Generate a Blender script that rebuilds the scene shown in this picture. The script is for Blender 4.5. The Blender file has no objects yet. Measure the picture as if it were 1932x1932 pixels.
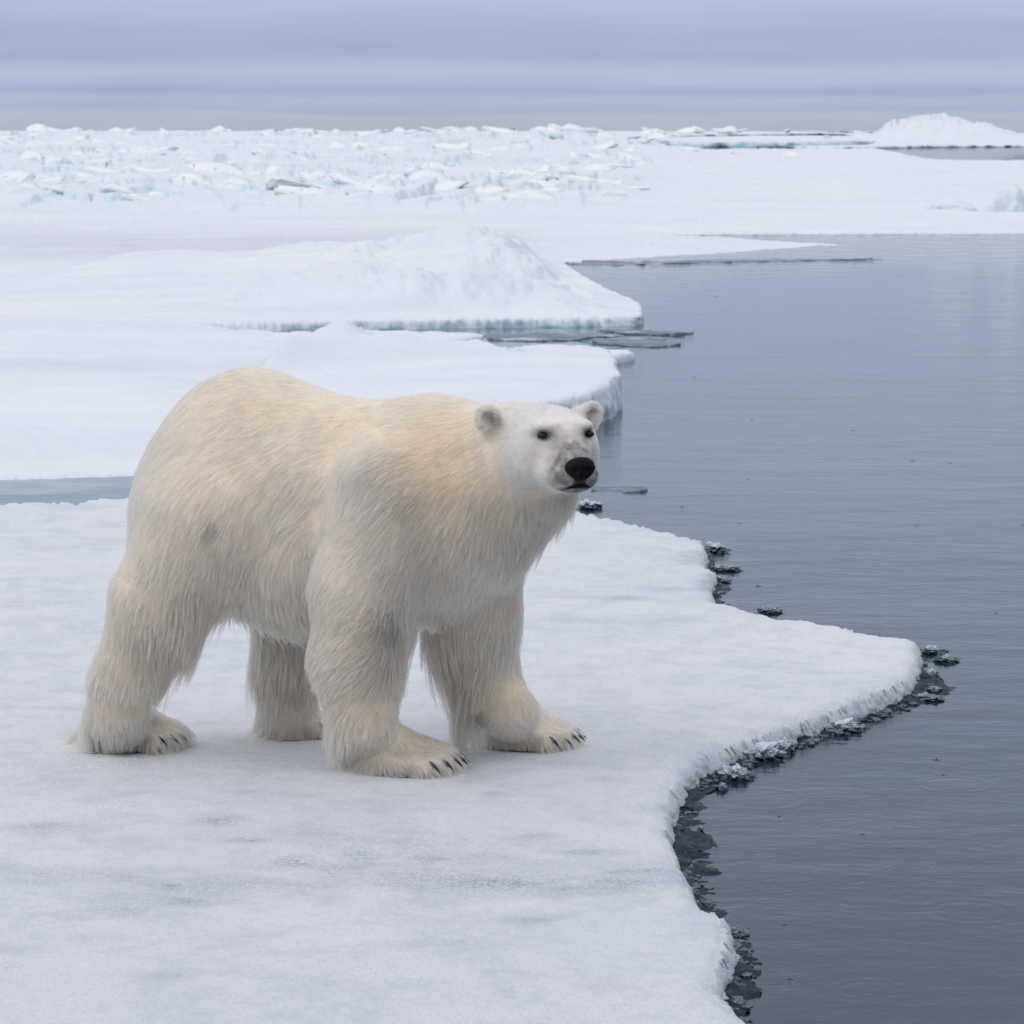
import bpy, math, random
import numpy as np
from mathutils import Vector, Matrix, geometry, kdtree

# ------------------------------------------------------------------ camera, sky, sun, exposure
sc = bpy.context.scene
HC = 2.395                     # eye height above the water
PITCH = math.radians(7.08)
FPX = 108.0 / 36.0 * 1932.0    # focal length in the pixels I measured the photograph in
cam = bpy.data.cameras.new('camera')
cam.lens = 108.0; cam.sensor_width = 36.0
cam.clip_start = 0.1; cam.clip_end = 30000.0
cam.dof.use_dof = True; cam.dof.focus_distance = 11.0; cam.dof.aperture_fstop = 13.0
camo = bpy.data.objects.new('camera', cam)
camo.location = (0, 0, HC); camo.rotation_euler = (math.radians(90) - PITCH, 0, 0)
sc.collection.objects.link(camo); sc.camera = camo

SUN_EL, SUN_AZ = math.radians(42), math.radians(-115)    # azimuth from +Y towards +X
w = bpy.data.worlds.new('World'); sc.world = w; w.use_nodes = True
nt = w.node_tree; nt.nodes.clear()
def N(t, nt_, **kw):
    n = nt_.nodes.new(t)
    for k, v in kw.items():
        setattr(n, k, v)
    return n
def ramp(nt_, stops, interp='LINEAR'):
    n = nt_.nodes.new('ShaderNodeValToRGB'); cr = n.color_ramp; cr.interpolation = interp
    while len(cr.elements) > 1: cr.elements.remove(cr.elements[-1])
    for i, (p, c) in enumerate(stops):
        e = cr.elements[0] if i == 0 else cr.elements.new(p)
        e.position = p
        e.color = (c, c, c, 1) if isinstance(c, (int, float)) else (*c, 1)
    return n
def s2l(*rgb):
    return tuple(((c / 255) / 12.92 if c / 255 < .04045 else ((c / 255 + .055) / 1.055) ** 2.4) for c in rgb)
def mathn(nt_, op, a, b=None, clamp=False):
    n = nt_.nodes.new('ShaderNodeMath'); n.operation = op; n.use_clamp = clamp
    for i, x in enumerate((a, b)):
        if x is None: continue
        if isinstance(x, (int, float)): n.inputs[i].default_value = x
        else: nt_.links.new(x, n.inputs[i])
    return n.outputs[0]
out = N('ShaderNodeOutputWorld', nt)
sky = N('ShaderNodeTexSky', nt); sky.sky_type = 'NISHITA'; sky.sun_disc = False
sky.sun_elevation = SUN_EL; sky.sun_rotation = SUN_AZ
b1 = N('ShaderNodeBackground', nt); b1.inputs[1].default_value = 0.10
nt.links.new(sky.outputs[0], b1.inputs[0])
tc = N('ShaderNodeTexCoord', nt)
sep = N('ShaderNodeSeparateXYZ', nt); nt.links.new(tc.outputs['Generated'], sep.inputs[0])
# layered stratus: height in the sky, gently bent by stretched noise
mp = N('ShaderNodeMapping', nt); mp.inputs['Scale'].default_value = (2.2, 2.2, 30.0)
nt.links.new(tc.outputs['Generated'], mp.inputs[0])
nz = N('ShaderNodeTexNoise', nt); nz.inputs['Scale'].default_value = 2.3; nz.inputs['Detail'].default_value = 5; nz.inputs['Roughness'].default_value = .5
nt.links.new(mp.outputs[0], nz.inputs['Vector'])
zz = mathn(nt, 'MULTIPLY_ADD', nz.outputs[0], .008)
zz.node.inputs[2].default_value = -.004
zz = mathn(nt, 'ADD', zz, sep.outputs[2])
sc10 = mathn(nt, 'MULTIPLY', zz, 12.0, True)          # ramp covers the first 4.8 degrees
EL = lambda v: max(0., (246 - v) / 5796.0 * 12.0)
low = ramp(nt, [(0.0, s2l(177, 184, 201)), (EL(232), s2l(178, 186, 203)), (EL(214), s2l(177, 189, 208)), (EL(205), s2l(168, 181, 206)),
                (EL(185), s2l(176, 189, 210)), (EL(170), s2l(162, 178, 208)), (EL(158), s2l(173, 188, 213)), (EL(140), s2l(180, 194, 217)),
                (EL(110), s2l(164, 180, 208)), (EL(60), s2l(166, 182, 211)), (EL(0), s2l(181, 196, 222)), (.75, s2l(188, 202, 225)), (1.0, s2l(190, 203, 225))])
nt.links.new(sc10, low.inputs[0])
hi = ramp(nt, [(0, s2l(186, 198, 222)), (.08, s2l(186, 199, 224)), (.3, (.59, .645, .78)), (.6, (.87, .905, 1.0)), (1.0, (1.05, 1.07, 1.14))])
nt.links.new(mathn(nt, 'MAXIMUM', sep.outputs[2], 0.0), hi.inputs[0])
n2 = N('ShaderNodeTexNoise', nt); n2.inputs['Scale'].default_value = 3.0; n2.inputs['Detail'].default_value = 6
mp2 = N('ShaderNodeMapping', nt); mp2.inputs['Scale'].default_value = (1, 1, 3.5)
nt.links.new(tc.outputs['Generated'], mp2.inputs[0]); nt.links.new(mp2.outputs[0], n2.inputs['Vector'])
cl = ramp(nt, [(.3, .9), (.7, 1.1)]); nt.links.new(n2.outputs[0], cl.inputs[0])
him = N('ShaderNodeMix', nt, data_type='RGBA', blend_type='MULTIPLY'); him.inputs[0].default_value = 1
nt.links.new(hi.outputs[0], him.inputs[6]); nt.links.new(cl.outputs[0], him.inputs[7])
mx = N('ShaderNodeMix', nt, data_type='RGBA')
f = ramp(nt, [(.05, 0), (.12, 1)]); nt.links.new(sep.outputs[2], f.inputs[0])
nt.links.new(f.outputs[0], mx.inputs[0]); nt.links.new(low.outputs[0], mx.inputs[6]); nt.links.new(him.outputs[2], mx.inputs[7])
# fine cloud mottling in the visible band
n3 = N('ShaderNodeTexNoise', nt); n3.inputs['Scale'].default_value = 1.0; n3.inputs['Detail'].default_value = 8; n3.inputs['Roughness'].default_value = .6
mp3 = N('ShaderNodeMapping', nt); mp3.inputs['Scale'].default_value = (14, 14, 160)
nt.links.new(tc.outputs['Generated'], mp3.inputs[0]); nt.links.new(mp3.outputs[0], n3.inputs['Vector'])
c3 = ramp(nt, [(.25, .935), (.75, 1.065)]); nt.links.new(n3.outputs[0], c3.inputs[0])
mx3 = N('ShaderNodeMix', nt, data_type='RGBA', blend_type='MULTIPLY'); mx3.inputs[0].default_value = 1
nt.links.new(mx.outputs[2], mx3.inputs[6]); nt.links.new(c3.outputs[0], mx3.inputs[7])
b2 = N('ShaderNodeBackground', nt); b2.inputs[1].default_value = 1.0
nt.links.new(mx3.outputs[2], b2.inputs[0])
ms = N('ShaderNodeMixShader', nt); ms.inputs[0].default_value = 0.96      # the overcast deck, a little of the clear sky through it
nt.links.new(b1.outputs[0], ms.inputs[1]); nt.links.new(b2.outputs[0], ms.inputs[2])
nt.links.new(ms.outputs[0], out.inputs[0])

sun = bpy.data.lights.new('sun', 'SUN'); sun.energy = 0.6; sun.angle = math.radians(40); sun.color = (1.0, .96, .9)
suno = bpy.data.objects.new('sun', sun); sc.collection.objects.link(suno)
sd = Vector((math.sin(SUN_AZ) * math.cos(SUN_EL), math.cos(SUN_AZ) * math.cos(SUN_EL), math.sin(SUN_EL)))
suno.rotation_euler = (-sd).to_track_quat('-Z', 'Y').to_euler()
sc.view_settings.view_transform = 'Standard'; sc.view_settings.look = 'None'
sc.view_settings.exposure = 0.0; sc.view_settings.gamma = 1.0; sc.view_settings.use_curve_mapping = False
sc.cycles.max_bounces = 10; sc.cycles.diffuse_bounces = 5; sc.cycles.transmission_bounces = 8
sc.cycles_curves.shape = 'RIBBONS'; sc.cycles_curves.subdivisions = 2

# ------------------------------------------------------------------ helpers
random.seed(7); RNG = np.random.default_rng(7)
ct, st = math.cos(PITCH), math.sin(PITCH)
def ray(u, v):
    u = np.asarray(u, float); v = np.asarray(v, float)
    x = (u - 966) / FPX; yu = -(v - 966) / FPX
    return np.stack([x, ct + yu * st, yu * ct - st], -1)
def P(u, v, y):
    r = ray(u, v); return r / r[..., 1:2] * np.asarray(y)[..., None] + np.array([0, 0, HC])
def G(u, v, z=0.0):
    r = ray(u, v); t = (z - HC) / r[..., 2:3]; return r * t + np.array([0, 0, HC])
def proj(p):
    q = p - np.array([0, 0, HC]); dz = q[..., 1] * ct - q[..., 2] * st; up = q[..., 1] * st + q[..., 2] * ct
    return 966 + FPX * q[..., 0] / dz, 966 - FPX * up / dz

def hash3(ix, iy, iz, seed):
    h = (ix.astype(np.int64) * 374761393 + iy.astype(np.int64) * 668265263 + iz.astype(np.int64) * 2147483647 + seed * 974711) & 0xffffffff
    h = ((h ^ (h >> 13)) * 1274126177) & 0xffffffff
    h = (h ^ (h >> 16)) & 0xffffffff
    return h.astype(np.float64) / 4294967295.0
def vnoise(p, seed=0):
    i = np.floor(p).astype(np.int64); f = p - i; f = f * f * f * (f * (f * 6 - 15) + 10)
    r = 0
    for a in (0, 1):
        for b in (0, 1):
            for c in (0, 1):
                wgt = (f[..., 0] if a else 1 - f[..., 0]) * (f[..., 1] if b else 1 - f[..., 1]) * (f[..., 2] if c else 1 - f[..., 2])
                r = r + wgt * hash3(i[..., 0] + a, i[..., 1] + b, i[..., 2] + c, seed)
    return r * 2 - 1
def fbm(p, octv=4, seed=0, gain=.5, lac=2.03):
    r = 0; a = 1; s = 0
    for o in range(octv):
        r = r + a * vnoise(p + 17.3 * o, seed + o * 31); s += a; a *= gain; p = p * lac
    return r / s
def p3(x, y, z=0.0):
    return np.stack([x, y, np.zeros_like(x) + z], -1)
def sstep(a, b, x):
    t = np.clip((x - a) / (b - a), 0, 1); return t * t * (3 - 2 * t)

def mesh_obj(name, verts, faces, mat, parent=None, smooth=True, flat_angle=None):
    me = bpy.data.meshes.new(name)
    verts = np.asarray(verts, np.float32)
    if isinstance(faces, np.ndarray):
        k = faces.shape[1]; me.vertices.add(len(verts)); me.vertices.foreach_set('co', verts.ravel())
        me.loops.add(faces.size); me.loops.foreach_set('vertex_index', faces.astype(np.int32).ravel())
        me.polygons.add(len(faces)); me.polygons.foreach_set('loop_start', np.arange(0, faces.size, k, dtype=np.int32))
        me.update(calc_edges=True)
    else:
        me.from_pydata(verts.tolist(), [], faces)
    me.validate(); me.update()
    me.polygons.foreach_set('use_smooth', np.full(len(me.polygons), smooth))
    if mat: me.materials.append(mat)
    o = bpy.data.objects.new(name, me); sc.collection.objects.link(o)
    if parent: o.parent = parent
    return o
def tag(o, label=None, cat=None, group=None, kind=None):
    for k, v in (('label', label), ('category', cat), ('group', group), ('kind', kind)):
        if v: o[k] = v
    return o
def fattr(o, name, vals, dom='POINT'):
    a = o.data.attributes.new(name, 'FLOAT', dom); a.data.foreach_set('value', np.asarray(vals, np.float32).ravel())
def cattr(o, name, vals, dom='POINT'):
    a = o.data.attributes.new(name, 'FLOAT_COLOR', dom)
    v = np.ones((len(vals), 4), np.float32); v[:, :3] = vals; a.data.foreach_set('color', v.ravel())
def material(name):
    m = bpy.data.materials.new(name); m.use_nodes = True
    nt_ = m.node_tree; return m, nt_, nt_.nodes['Principled BSDF']
def noise_node(nt_, scale, detail=4, rough=.55, vec=None, mscale=None, dims='3D'):
    n = nt_.nodes.new('ShaderNodeTexNoise'); n.inputs['Scale'].default_value = scale
    n.inputs['Detail'].default_value = detail; n.inputs['Roughness'].default_value = rough
    if vec is not None:
        if mscale:
            m_ = nt_.nodes.new('ShaderNodeMapping'); m_.inputs['Scale'].default_value = mscale
            nt_.links.new(vec, m_.inputs[0]); vec = m_.outputs[0]
        nt_.links.new(vec, n.inputs['Vector'])
    return n.outputs[0]
def mixc(nt_, fac, a, b, blend='MIX'):
    n = nt_.nodes.new('ShaderNodeMix'); n.data_type = 'RGBA'; n.blend_type = blend
    for s, x in ((0, fac), (6, a), (7, b)):
        if isinstance(x, (int, float)): n.inputs[s].default_value = x
        elif isinstance(x, tuple): n.inputs[s].default_value = (*x, 1)
        else: nt_.links.new(x, n.inputs[s])
    return n.outputs[2]
def bump(nt_, height, strength, dist, normal=None):
    n = nt_.nodes.new('ShaderNodeBump'); n.inputs['Strength'].default_value = strength; n.inputs['Distance'].default_value = dist
    nt_.links.new(height, n.inputs['Height'])
    if normal is not None: nt_.links.new(normal, n.inputs['Normal'])
    return n.outputs[0]
ICE_Z = 0.095
FURMIX = .15
# ------------------------------------------------------------------ materials of ice and water
def snow_mat(name, grain=1.0, blue=.35, relief=.004, base=(.86, .865, .88), near=True):
    m, t, p = material(name); L = t.links
    geo = t.nodes.new('ShaderNodeNewGeometry'); pos = geo.outputs['Position']
    rim = t.nodes.new('ShaderNodeAttribute'); rim.attribute_name = 'rim'
    wet = t.nodes.new('ShaderNodeAttribute'); wet.attribute_name = 'wet'
    col = mixc(t, ramp_of(t, noise_node(t, .9 if near else .12, 6, .6, pos, (1, 1, 1)), [(.35, 0), (.75, 1)]), base, tuple(c * f for c, f in zip(base, (.90, .915, .95))))
    if near:
        col = mixc(t, ramp_of(t, noise_node(t, 5, 7, .7, pos), [(.46, 0), (.72, .7)]), col, (.58, .61, .68))
        fine = noise_node(t, 90, 3, .7, pos)
        w_ = mathn(t, 'MULTIPLY', wet.outputs['Fac'], ramp_of(t, fine, [(.38, .15), (.6, 1)]), True)
        w2 = mathn(t, 'MULTIPLY', w_, ramp_of(t, noise_node(t, 9, 6, .7, pos, (.6, 1, 1)), [(.34, .3), (.58, 1.0)]), True)
        w2 = mathn(t, 'MULTIPLY', w2, 1.7, True)
        col = mixc(t, w2, col, (.22, .28, .345))
        col = mixc(t, ramp_of(t, noise_node(t, 120, 2, .8, pos), [(.32, .5), (.5, 0)]), col, (.55, .58, .64))
        col = mixc(t, ramp_of(t, noise_node(t, 55, 2, .8, pos), [(.35, .22), (.55, 0)]), col, (.6, .63, .69))
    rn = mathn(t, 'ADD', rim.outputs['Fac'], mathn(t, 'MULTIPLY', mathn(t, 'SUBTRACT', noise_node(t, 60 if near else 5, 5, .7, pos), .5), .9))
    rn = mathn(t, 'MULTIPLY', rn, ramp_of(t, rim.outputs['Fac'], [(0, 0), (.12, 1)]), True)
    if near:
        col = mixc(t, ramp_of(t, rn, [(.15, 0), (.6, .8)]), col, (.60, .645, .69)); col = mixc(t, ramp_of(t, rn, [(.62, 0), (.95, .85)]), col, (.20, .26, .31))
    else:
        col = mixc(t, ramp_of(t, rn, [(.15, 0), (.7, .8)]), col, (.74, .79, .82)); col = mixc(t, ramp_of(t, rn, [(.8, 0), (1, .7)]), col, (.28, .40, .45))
    fn = noise_node(t, 150, 2, .8, pos) if near else None
    if not near: col = mixc(t, ramp_of(t, noise_node(t, 1.0, 6, .65, pos, (.22, 1.1, 1)), [(.42, 0), (.68, .6)]), col, (.66, .69, .74))
    if not near: col = mixc(t, mathn(t, 'MULTIPLY', wet.outputs['Fac'], ramp_of(t, noise_node(t, .5, 5, .6, pos, (.35, 1, 1)), [(.3, .3), (.65, 1)])), col, (.60, .60, .665))
    if not near:
        ba = t.nodes.new('ShaderNodeAttribute'); ba.attribute_name = 'blue'
        col = mixc(t, mathn(t, 'MULTIPLY', ba.outputs['Fac'], ramp_of(t, noise_node(t, .6, 4, .6, pos), [(.35, .3), (.6, 1)]), True), col, (.47, .79, .84))
    if not near:   # bare blue ice shows in hollows and steep places
        sx = t.nodes.new('ShaderNodeSeparateXYZ'); L.new(geo.outputs['Normal'], sx.inputs[0])
        st_ = ramp_of(t, sx.outputs[2], [(.5, 1), (.86, 0)])
        bl = mathn(t, 'MULTIPLY', st_, ramp_of(t, noise_node(t, .35, 4, .6, pos), [(.42, 0), (.62, 1)]), True)
        col = mixc(t, mathn(t, 'MULTIPLY', bl, blue), col, (.36, .70, .76))
    L.new(col, p.inputs['Base Color'])
    p.inputs['Roughness'].default_value = .62; p.inputs['Specular IOR Level'].default_value = .35
    if near:
        b = bump(t, noise_node(t, 210, 3, .7, pos), .9 * grain, .0045)
        b = bump(t, noise_node(t, 42, 6, .65, pos), .9 * grain, .012, b)
        b = bump(t, noise_node(t, 9, 5, .6, pos, (.6, 1, 1)), .5, .022, b)
    else:
        b = bump(t, noise_node(t, 7, 6, .65, pos), .6, .03)
        b = bump(t, noise_node(t, 1.1, 5, .6, pos), .5, .12, b)
    L.new(b, p.inputs['Normal'])
    return m
def ramp_of(t, sock, stops):
    r = ramp(t, stops); t.links.new(sock, r.inputs[0]); return r.outputs[0]
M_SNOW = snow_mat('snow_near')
M_FAR = snow_mat('snow_far', near=False, base=(.805, .815, .84))
M_PACK = snow_mat('snow_pack', near=False, blue=.9, base=(.805, .815, .84))

def water_mat(name, base, rings=(), rip=1.0):
    m, t, p = material(name); L = t.links
    geo = t.nodes.new('ShaderNodeNewGeometry'); pos = geo.outputs['Position']
    p.inputs['Base Color'].default_value = (*base, 1); p.inputs['Roughness'].default_value = .03; p.inputs['IOR'].default_value = 1.333
    lp = noise_node(t, .8, 3, .5, pos, (.5, 1, 1))
    a = noise_node(t, 2.6, 4, .6, pos, (.7, 1.0, 1))
    b_ = noise_node(t, 17, 4, .65, pos, (.8, 1.1, 1))
    nb = bump(t, a, 1.0, .0085 * rip); 
    nb = bump(t, mathn(t, 'MULTIPLY', b_, ramp_of(t, lp, [(.35, .3), (.65, 1)])), 1.0, .0026 * rip, nb)
    nb = bump(t, noise_node(t, .7, 3, .5, pos, (.6, 1.1, 1)), 1.0, .013 * rip, nb)
    sy = t.nodes.new('ShaderNodeSeparateXYZ'); L.new(pos, sy.inputs[0])
    wind = ramp_of(t, mathn(t, 'DIVIDE', sy.outputs[1], 400.0), [(.12, 0), (.5, 1)])
    nb = bump(t, mathn(t, 'MULTIPLY', noise_node(t, 1.6, 3, .6, pos, (.7, 1, 1)), wind), 1.0, .55 * rip, nb)
    tot = None
    for (c, r, wd, k, am) in rings:
        vd = t.nodes.new('ShaderNodeVectorMath'); vd.operation = 'DISTANCE'; L.new(pos, vd.inputs[0]); vd.inputs[1].default_value = tuple(c)
        d = mathn(t, 'SUBTRACT', vd.outputs['Value'], r)
        s_ = mathn(t, 'SINE', mathn(t, 'MULTIPLY', d, k))
        e = mathn(t, 'EXPONENT', mathn(t, 'MULTIPLY', mathn(t, 'POWER', mathn(t, 'ABSOLUTE', mathn(t, 'DIVIDE', d, wd)), 2), -1))
        h = mathn(t, 'MULTIPLY', mathn(t, 'MULTIPLY', s_, e), am)
        tot = h if tot is None else mathn(t, 'ADD', tot, h)
    if tot is not None: nb = bump(t, tot, 1.0, .001, nb)
    L.new(nb, p.inputs['Normal'])
    return m, t, p
RINGS = []
def ring(u, v, rpx, am=1.0, wd=None, k=None):
    c = G(u, v, 0.); r = rpx / FPX * float(np.linalg.norm(c - np.array([0, 0, HC])))
    RINGS.append((c, r, wd or max(.012, r * .13), k or 2 * math.pi / max(.018, r * .15), am * .45))
for a in [(1713, 1557, 32, 1.1), (1722, 1640, 44, 1.2), (1453, 1845, 50, 1.2), (1430, 1507, 82, .9, .03, 70), (1730, 1013, 28, .9), (1780, 1041, 16, .8), (1665, 1184, 12, .9),
          (1640, 1867, 60, .8, .03, 130), (1700, 1690, 130, .35, .04, 120), (1345, 987, 20, .8), (1850, 1061, 26, .6), (1410, 1600, 45, .7), (1600, 1360, 60, .5, .08, 120),
          (1460, 1655, 18, .8), (1870, 1247, 24, .8), (1830, 1720, 80, .7, .06, 100), (1500, 1055, 22, .6), (1620, 1030, 20, .5), (1800, 1480, 60, .6, .05, 110)]:
    ring(*a)
M_WATER, tw, pw_ = water_mat('sea_water', (.018, .030, .052), RINGS)
def shallow_mat(name):
    m, t, p = water_mat(name, (.1, .2, .22), (), .5)
    geo = t.nodes.new('ShaderNodeNewGeometry')
    n = noise_node(t, .8, 6, .6, geo.outputs['Position'], (1, 2.2, 1))
    t.links.new(ramp_of(t, n, [(.3, (.045, .12, .15)), (.52, (.085, .19, .215)), (.68, (.30, .38, .43))]), p.inputs['Base Color'])
    p.inputs['Roughness'].default_value = .12
    return m
M_POOL = shallow_mat('shallow_meltwater')
def slush_mat():
    m, t, p = material('wet_slush'); geo = t.nodes.new('ShaderNodeNewGeometry'); pos = geo.outputs['Position']
    n = noise_node(t, 60, 5, .7, pos)
    t.links.new(ramp_of(t, n, [(.35, (.006, .010, .015)), (.58, (.014, .032, .045)), (.70, (.10, .15, .18)), (.82, (.5, .56, .6))]), p.inputs['Base Color'])
    p.inputs['Roughness'].default_value = .45; p.inputs['Specular IOR Level'].default_value = .18
    t.links.new(bump(t, noise_node(t, 120, 4, .7, pos), 1.0, .006), p.inputs['Normal'])
    return m
M_SLUSH = slush_mat()
def chunk_mat():
    m, t, p = material('glassy_ice'); geo = t.nodes.new('ShaderNodeNewGeometry'); pos = geo.outputs['Position']
    sx = t.nodes.new('ShaderNodeSeparateXYZ'); t.links.new(pos, sx.inputs[0])
    n = noise_node(t, 120, 4, .8, pos)
    h = mathn(t, 'ADD', mathn(t, 'MULTIPLY', sx.outputs[2], 9.0), mathn(t, 'MULTIPLY', n, 1.25))
    t.links.new(ramp_of(t, h, [(.45, (.012, .028, .04)), (.75, (.06, .10, .13)), (.92, (.42, .50, .55)), (1.0, (.78, .83, .88))]), p.inputs['Base Color'])
    p.inputs['Roughness'].default_value = .15
    t.links.new(bump(t, noise_node(t, 130, 3, .7, pos), 1.0, .006), p.inputs['Normal'])
    return m
M_CHUNK = chunk_mat()

# ------------------------------------------------------------------ the large structure: water and ice sheets
wy = np.concatenate([np.linspace(3, 40, 20), np.geomspace(45, 24000, 24)])
wv = []; wf = []
for y in wy:
    for k in range(9): wv.append(((k / 4 - 1) * (12 + y * 1.2), y, 0.0))
for j in range(len(wy) - 1):
    for k in range(8): wf.append((j*9+k, j*9+k+1, (j+1)*9+k+1, (j+1)*9+k))
water = mesh_obj('water', wv, wf, M_WATER); tag(water, kind='structure')

def resample(pts, step):
    out = []
    for i in range(len(pts)):
        a = np.array(pts[i], float); b = np.array(pts[(i + 1) % len(pts)], float)
        n = max(1, int(np.hypot(*(b - a)) / step)); out += [a + (b - a) * k / n for k in range(n)]
    return np.array(out)
def smooth_closed(p, it):
    for _ in range(it): p = (np.roll(p, 1, 0) + p * 2 + np.roll(p, -1, 0)) / 4
    return p
def sheet(name, outline, z0, zfn, mat, step, du, dv, jag=(3., 1.), jf=.02, kv=1.0, rim_out=.03, rim_amp=.02, bottom=-.12, rings=8, seed=1, wetfn=None, soft=3, round_=.03, crumble=1.0, bluefn=None):
    """an ice sheet: outline as seen on its top edge, laid out on the plane z0; its own relief; a broken vertical edge down into the water"""
    o = resample(outline, step)
    o = smooth_closed(o, soft)
    n1 = fbm(np.stack([o[:, 0] * jf, o[:, 1] * jf * 2, o[:, 0] * 0 + seed], 1), 5, seed, .62) * jag[0]
    n2_ = fbm(np.stack([o[:, 0] * jf, o[:, 1] * jf * 2, o[:, 0] * 0 + seed + 9], 1), 5, seed + 3, .62) * jag[1]
    o = o + np.stack([n1, n2_], 1)
    us = np.arange(o[:, 0].min() + du, o[:, 0].max(), du); vs_ = np.arange(o[:, 1].min() + dv * .5, o[:, 1].max(), dv)
    gu_, gv_ = np.meshgrid(us, vs_); gu_ = gu_ + (np.arange(len(vs_)) % 2)[:, None] * du * .5
    gpts = np.stack([gu_.ravel(), gv_.ravel()], 1) + RNG.uniform(-.2, .2, (gu_.size, 2)) * (du, dv)
    # inside test by scanline
    ins = np.zeros(len(gpts), bool); a = o; b = np.roll(o, -1, 0)
    row = gpts[:, 1]; order = np.argsort(row); srow = row[order]
    for (x0, y0), (x1, y1) in zip(a, b):
        if y0 == y1: continue
        l, h = (y0, y1) if y0 < y1 else (y1, y0)
        i0, i1 = np.searchsorted(srow, l), np.searchsorted(srow, h)
        idx = order[i0:i1]
        if len(idx):
            xc = x0 + (gpts[idx, 1] - y0) * (x1 - x0) / (y1 - y0); ins[idx] ^= gpts[idx, 0] < xc
    gpts = gpts[ins]
    kd = kdtree.KDTree(len(o))
    for i, q_ in enumerate(o): kd.insert((q_[0], q_[1] * kv, 0), i)
    kd.balance()
    dd = np.array([kd.find((x, y * kv, 0))[2] for x, y in gpts.tolist()]); gpts = gpts[dd > min(du, dv) * .55]
    allp = np.concatenate([o, gpts]); nO = len(o)
    cdt = geometry.delaunay_2d_cdt([Vector((x, y * kv)) for x, y in allp.tolist()], [(i, (i + 1) % nO) for i in range(nO)], [], 1, 1e-5)
    V2 = np.array([tuple(v) for v in cdt[0]]); F = np.array(cdt[2]); V2[:, 1] /= kv
    W = G(V2[:, 0], V2[:, 1], z0)
    # winding up
    c = np.cross(W[F[:, 1]] - W[F[:, 0]], W[F[:, 2]] - W[F[:, 0]])[:, 2]; F[c < 0] = F[c < 0][:, ::-1]
    # boundary edges of the triangulation, walked into loops
    e = np.concatenate([F[:, [0, 1]], F[:, [1, 2]], F[:, [2, 0]]]); key = set(map(tuple, e.tolist()))
    nxt = {}
    for a_, b_ in key:
        if (b_, a_) not in key: nxt.setdefault(a_, []).append(b_)
    best = []
    for s0 in list(nxt):
        loop = []; cur = s0
        while nxt.get(cur): loop.append(cur); cur = nxt[cur].pop()
        if len(loop) > len(best): best = loop
    B_ = W[best]
    kd = kdtree.KDTree(len(B_))
    for i, q_ in enumerate(B_): kd.insert((q_[0], q_[1], 0), i)
    kd.balance()
    de = np.array([kd.find((x, y, 0))[2] for x, y in W[:, :2].tolist()])
    W[:, 2] = zfn(W[:, 0], W[:, 1], de)
    W[:, 2] -= round_ * np.exp(-(de / max(round_ * 1.2, 1e-3)) ** 1.5)
    B_ = W[best]; Bs = smooth_closed(B_, 16)
    tg = np.roll(B_, -2, 0) - np.roll(B_, 2, 0); tg[:, 2] = 0; tg = smooth_closed(tg, 14)
    nr = np.stack([tg[:, 1], -tg[:, 0], tg[:, 0] * 0], 1); nr /= np.maximum(np.linalg.norm(nr, axis=1, keepdims=True), 1e-9)
    verts = [W]; faces = [F]; base = len(W); prev = np.array(best); wetv = [np.zeros(len(W)) if wetfn is None else wetfn(W)]
    rimv = [np.zeros(len(W))]
    m = len(B_)
    for k in range(1, rings + 1):
        t = k / rings
        prof = math.sin(min(t * 2.2, 1.57)) * rim_out * (1 - .5 * t) if t < .9 else -rim_out
        fr = 1 / max(rim_amp, .01) * .35
        ns = fbm(B_ * (fr * 1.3, fr * 1.3, 0) + np.array([0, 0, t * 3.0 * crumble]), 4, seed + 11, .6) + crumble * .12 * (hash3(np.arange(m), np.full(m, k), np.full(m, 3), seed) - .5)
        q_ = B_ + (Bs - B_) * min(1, t * 2.2) + nr * (prof + rim_amp * ns * min(1, t * 3))[:, None]
        q_[:, 2] = B_[:, 2] * (1 - t) + bottom * t + (rim_amp * .25 * fbm(B_ * fr * 2 + 50 + k, 2, seed) if k < rings else 0)
        verts.append(q_); cur_i = np.arange(base, base + m); base += m
        j = (np.arange(m) + 1) % m
        faces.append(np.stack([prev, cur_i, cur_i[j]], 1)); faces.append(np.stack([prev, cur_i[j], prev[j]], 1))
        prev = cur_i; rimv.append(np.full(m, min(1, .15 + 1.15 * t))); wetv.append(np.zeros(m)); 
    ob = mesh_obj(name, np.concatenate(verts), np.concatenate(faces), mat)
    fattr(ob, 'rim', np.concatenate(rimv)); fattr(ob, 'wet', np.clip(np.concatenate(wetv), 0, 1))
    if bluefn is not None: bl_ = np.zeros(len(ob.data.vertices)); bl_[:len(W)] = bluefn(W); fattr(ob, 'blue', bl_)
    ob_b = np.concatenate([B_, nr], 1)
    return ob, ob_b

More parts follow.
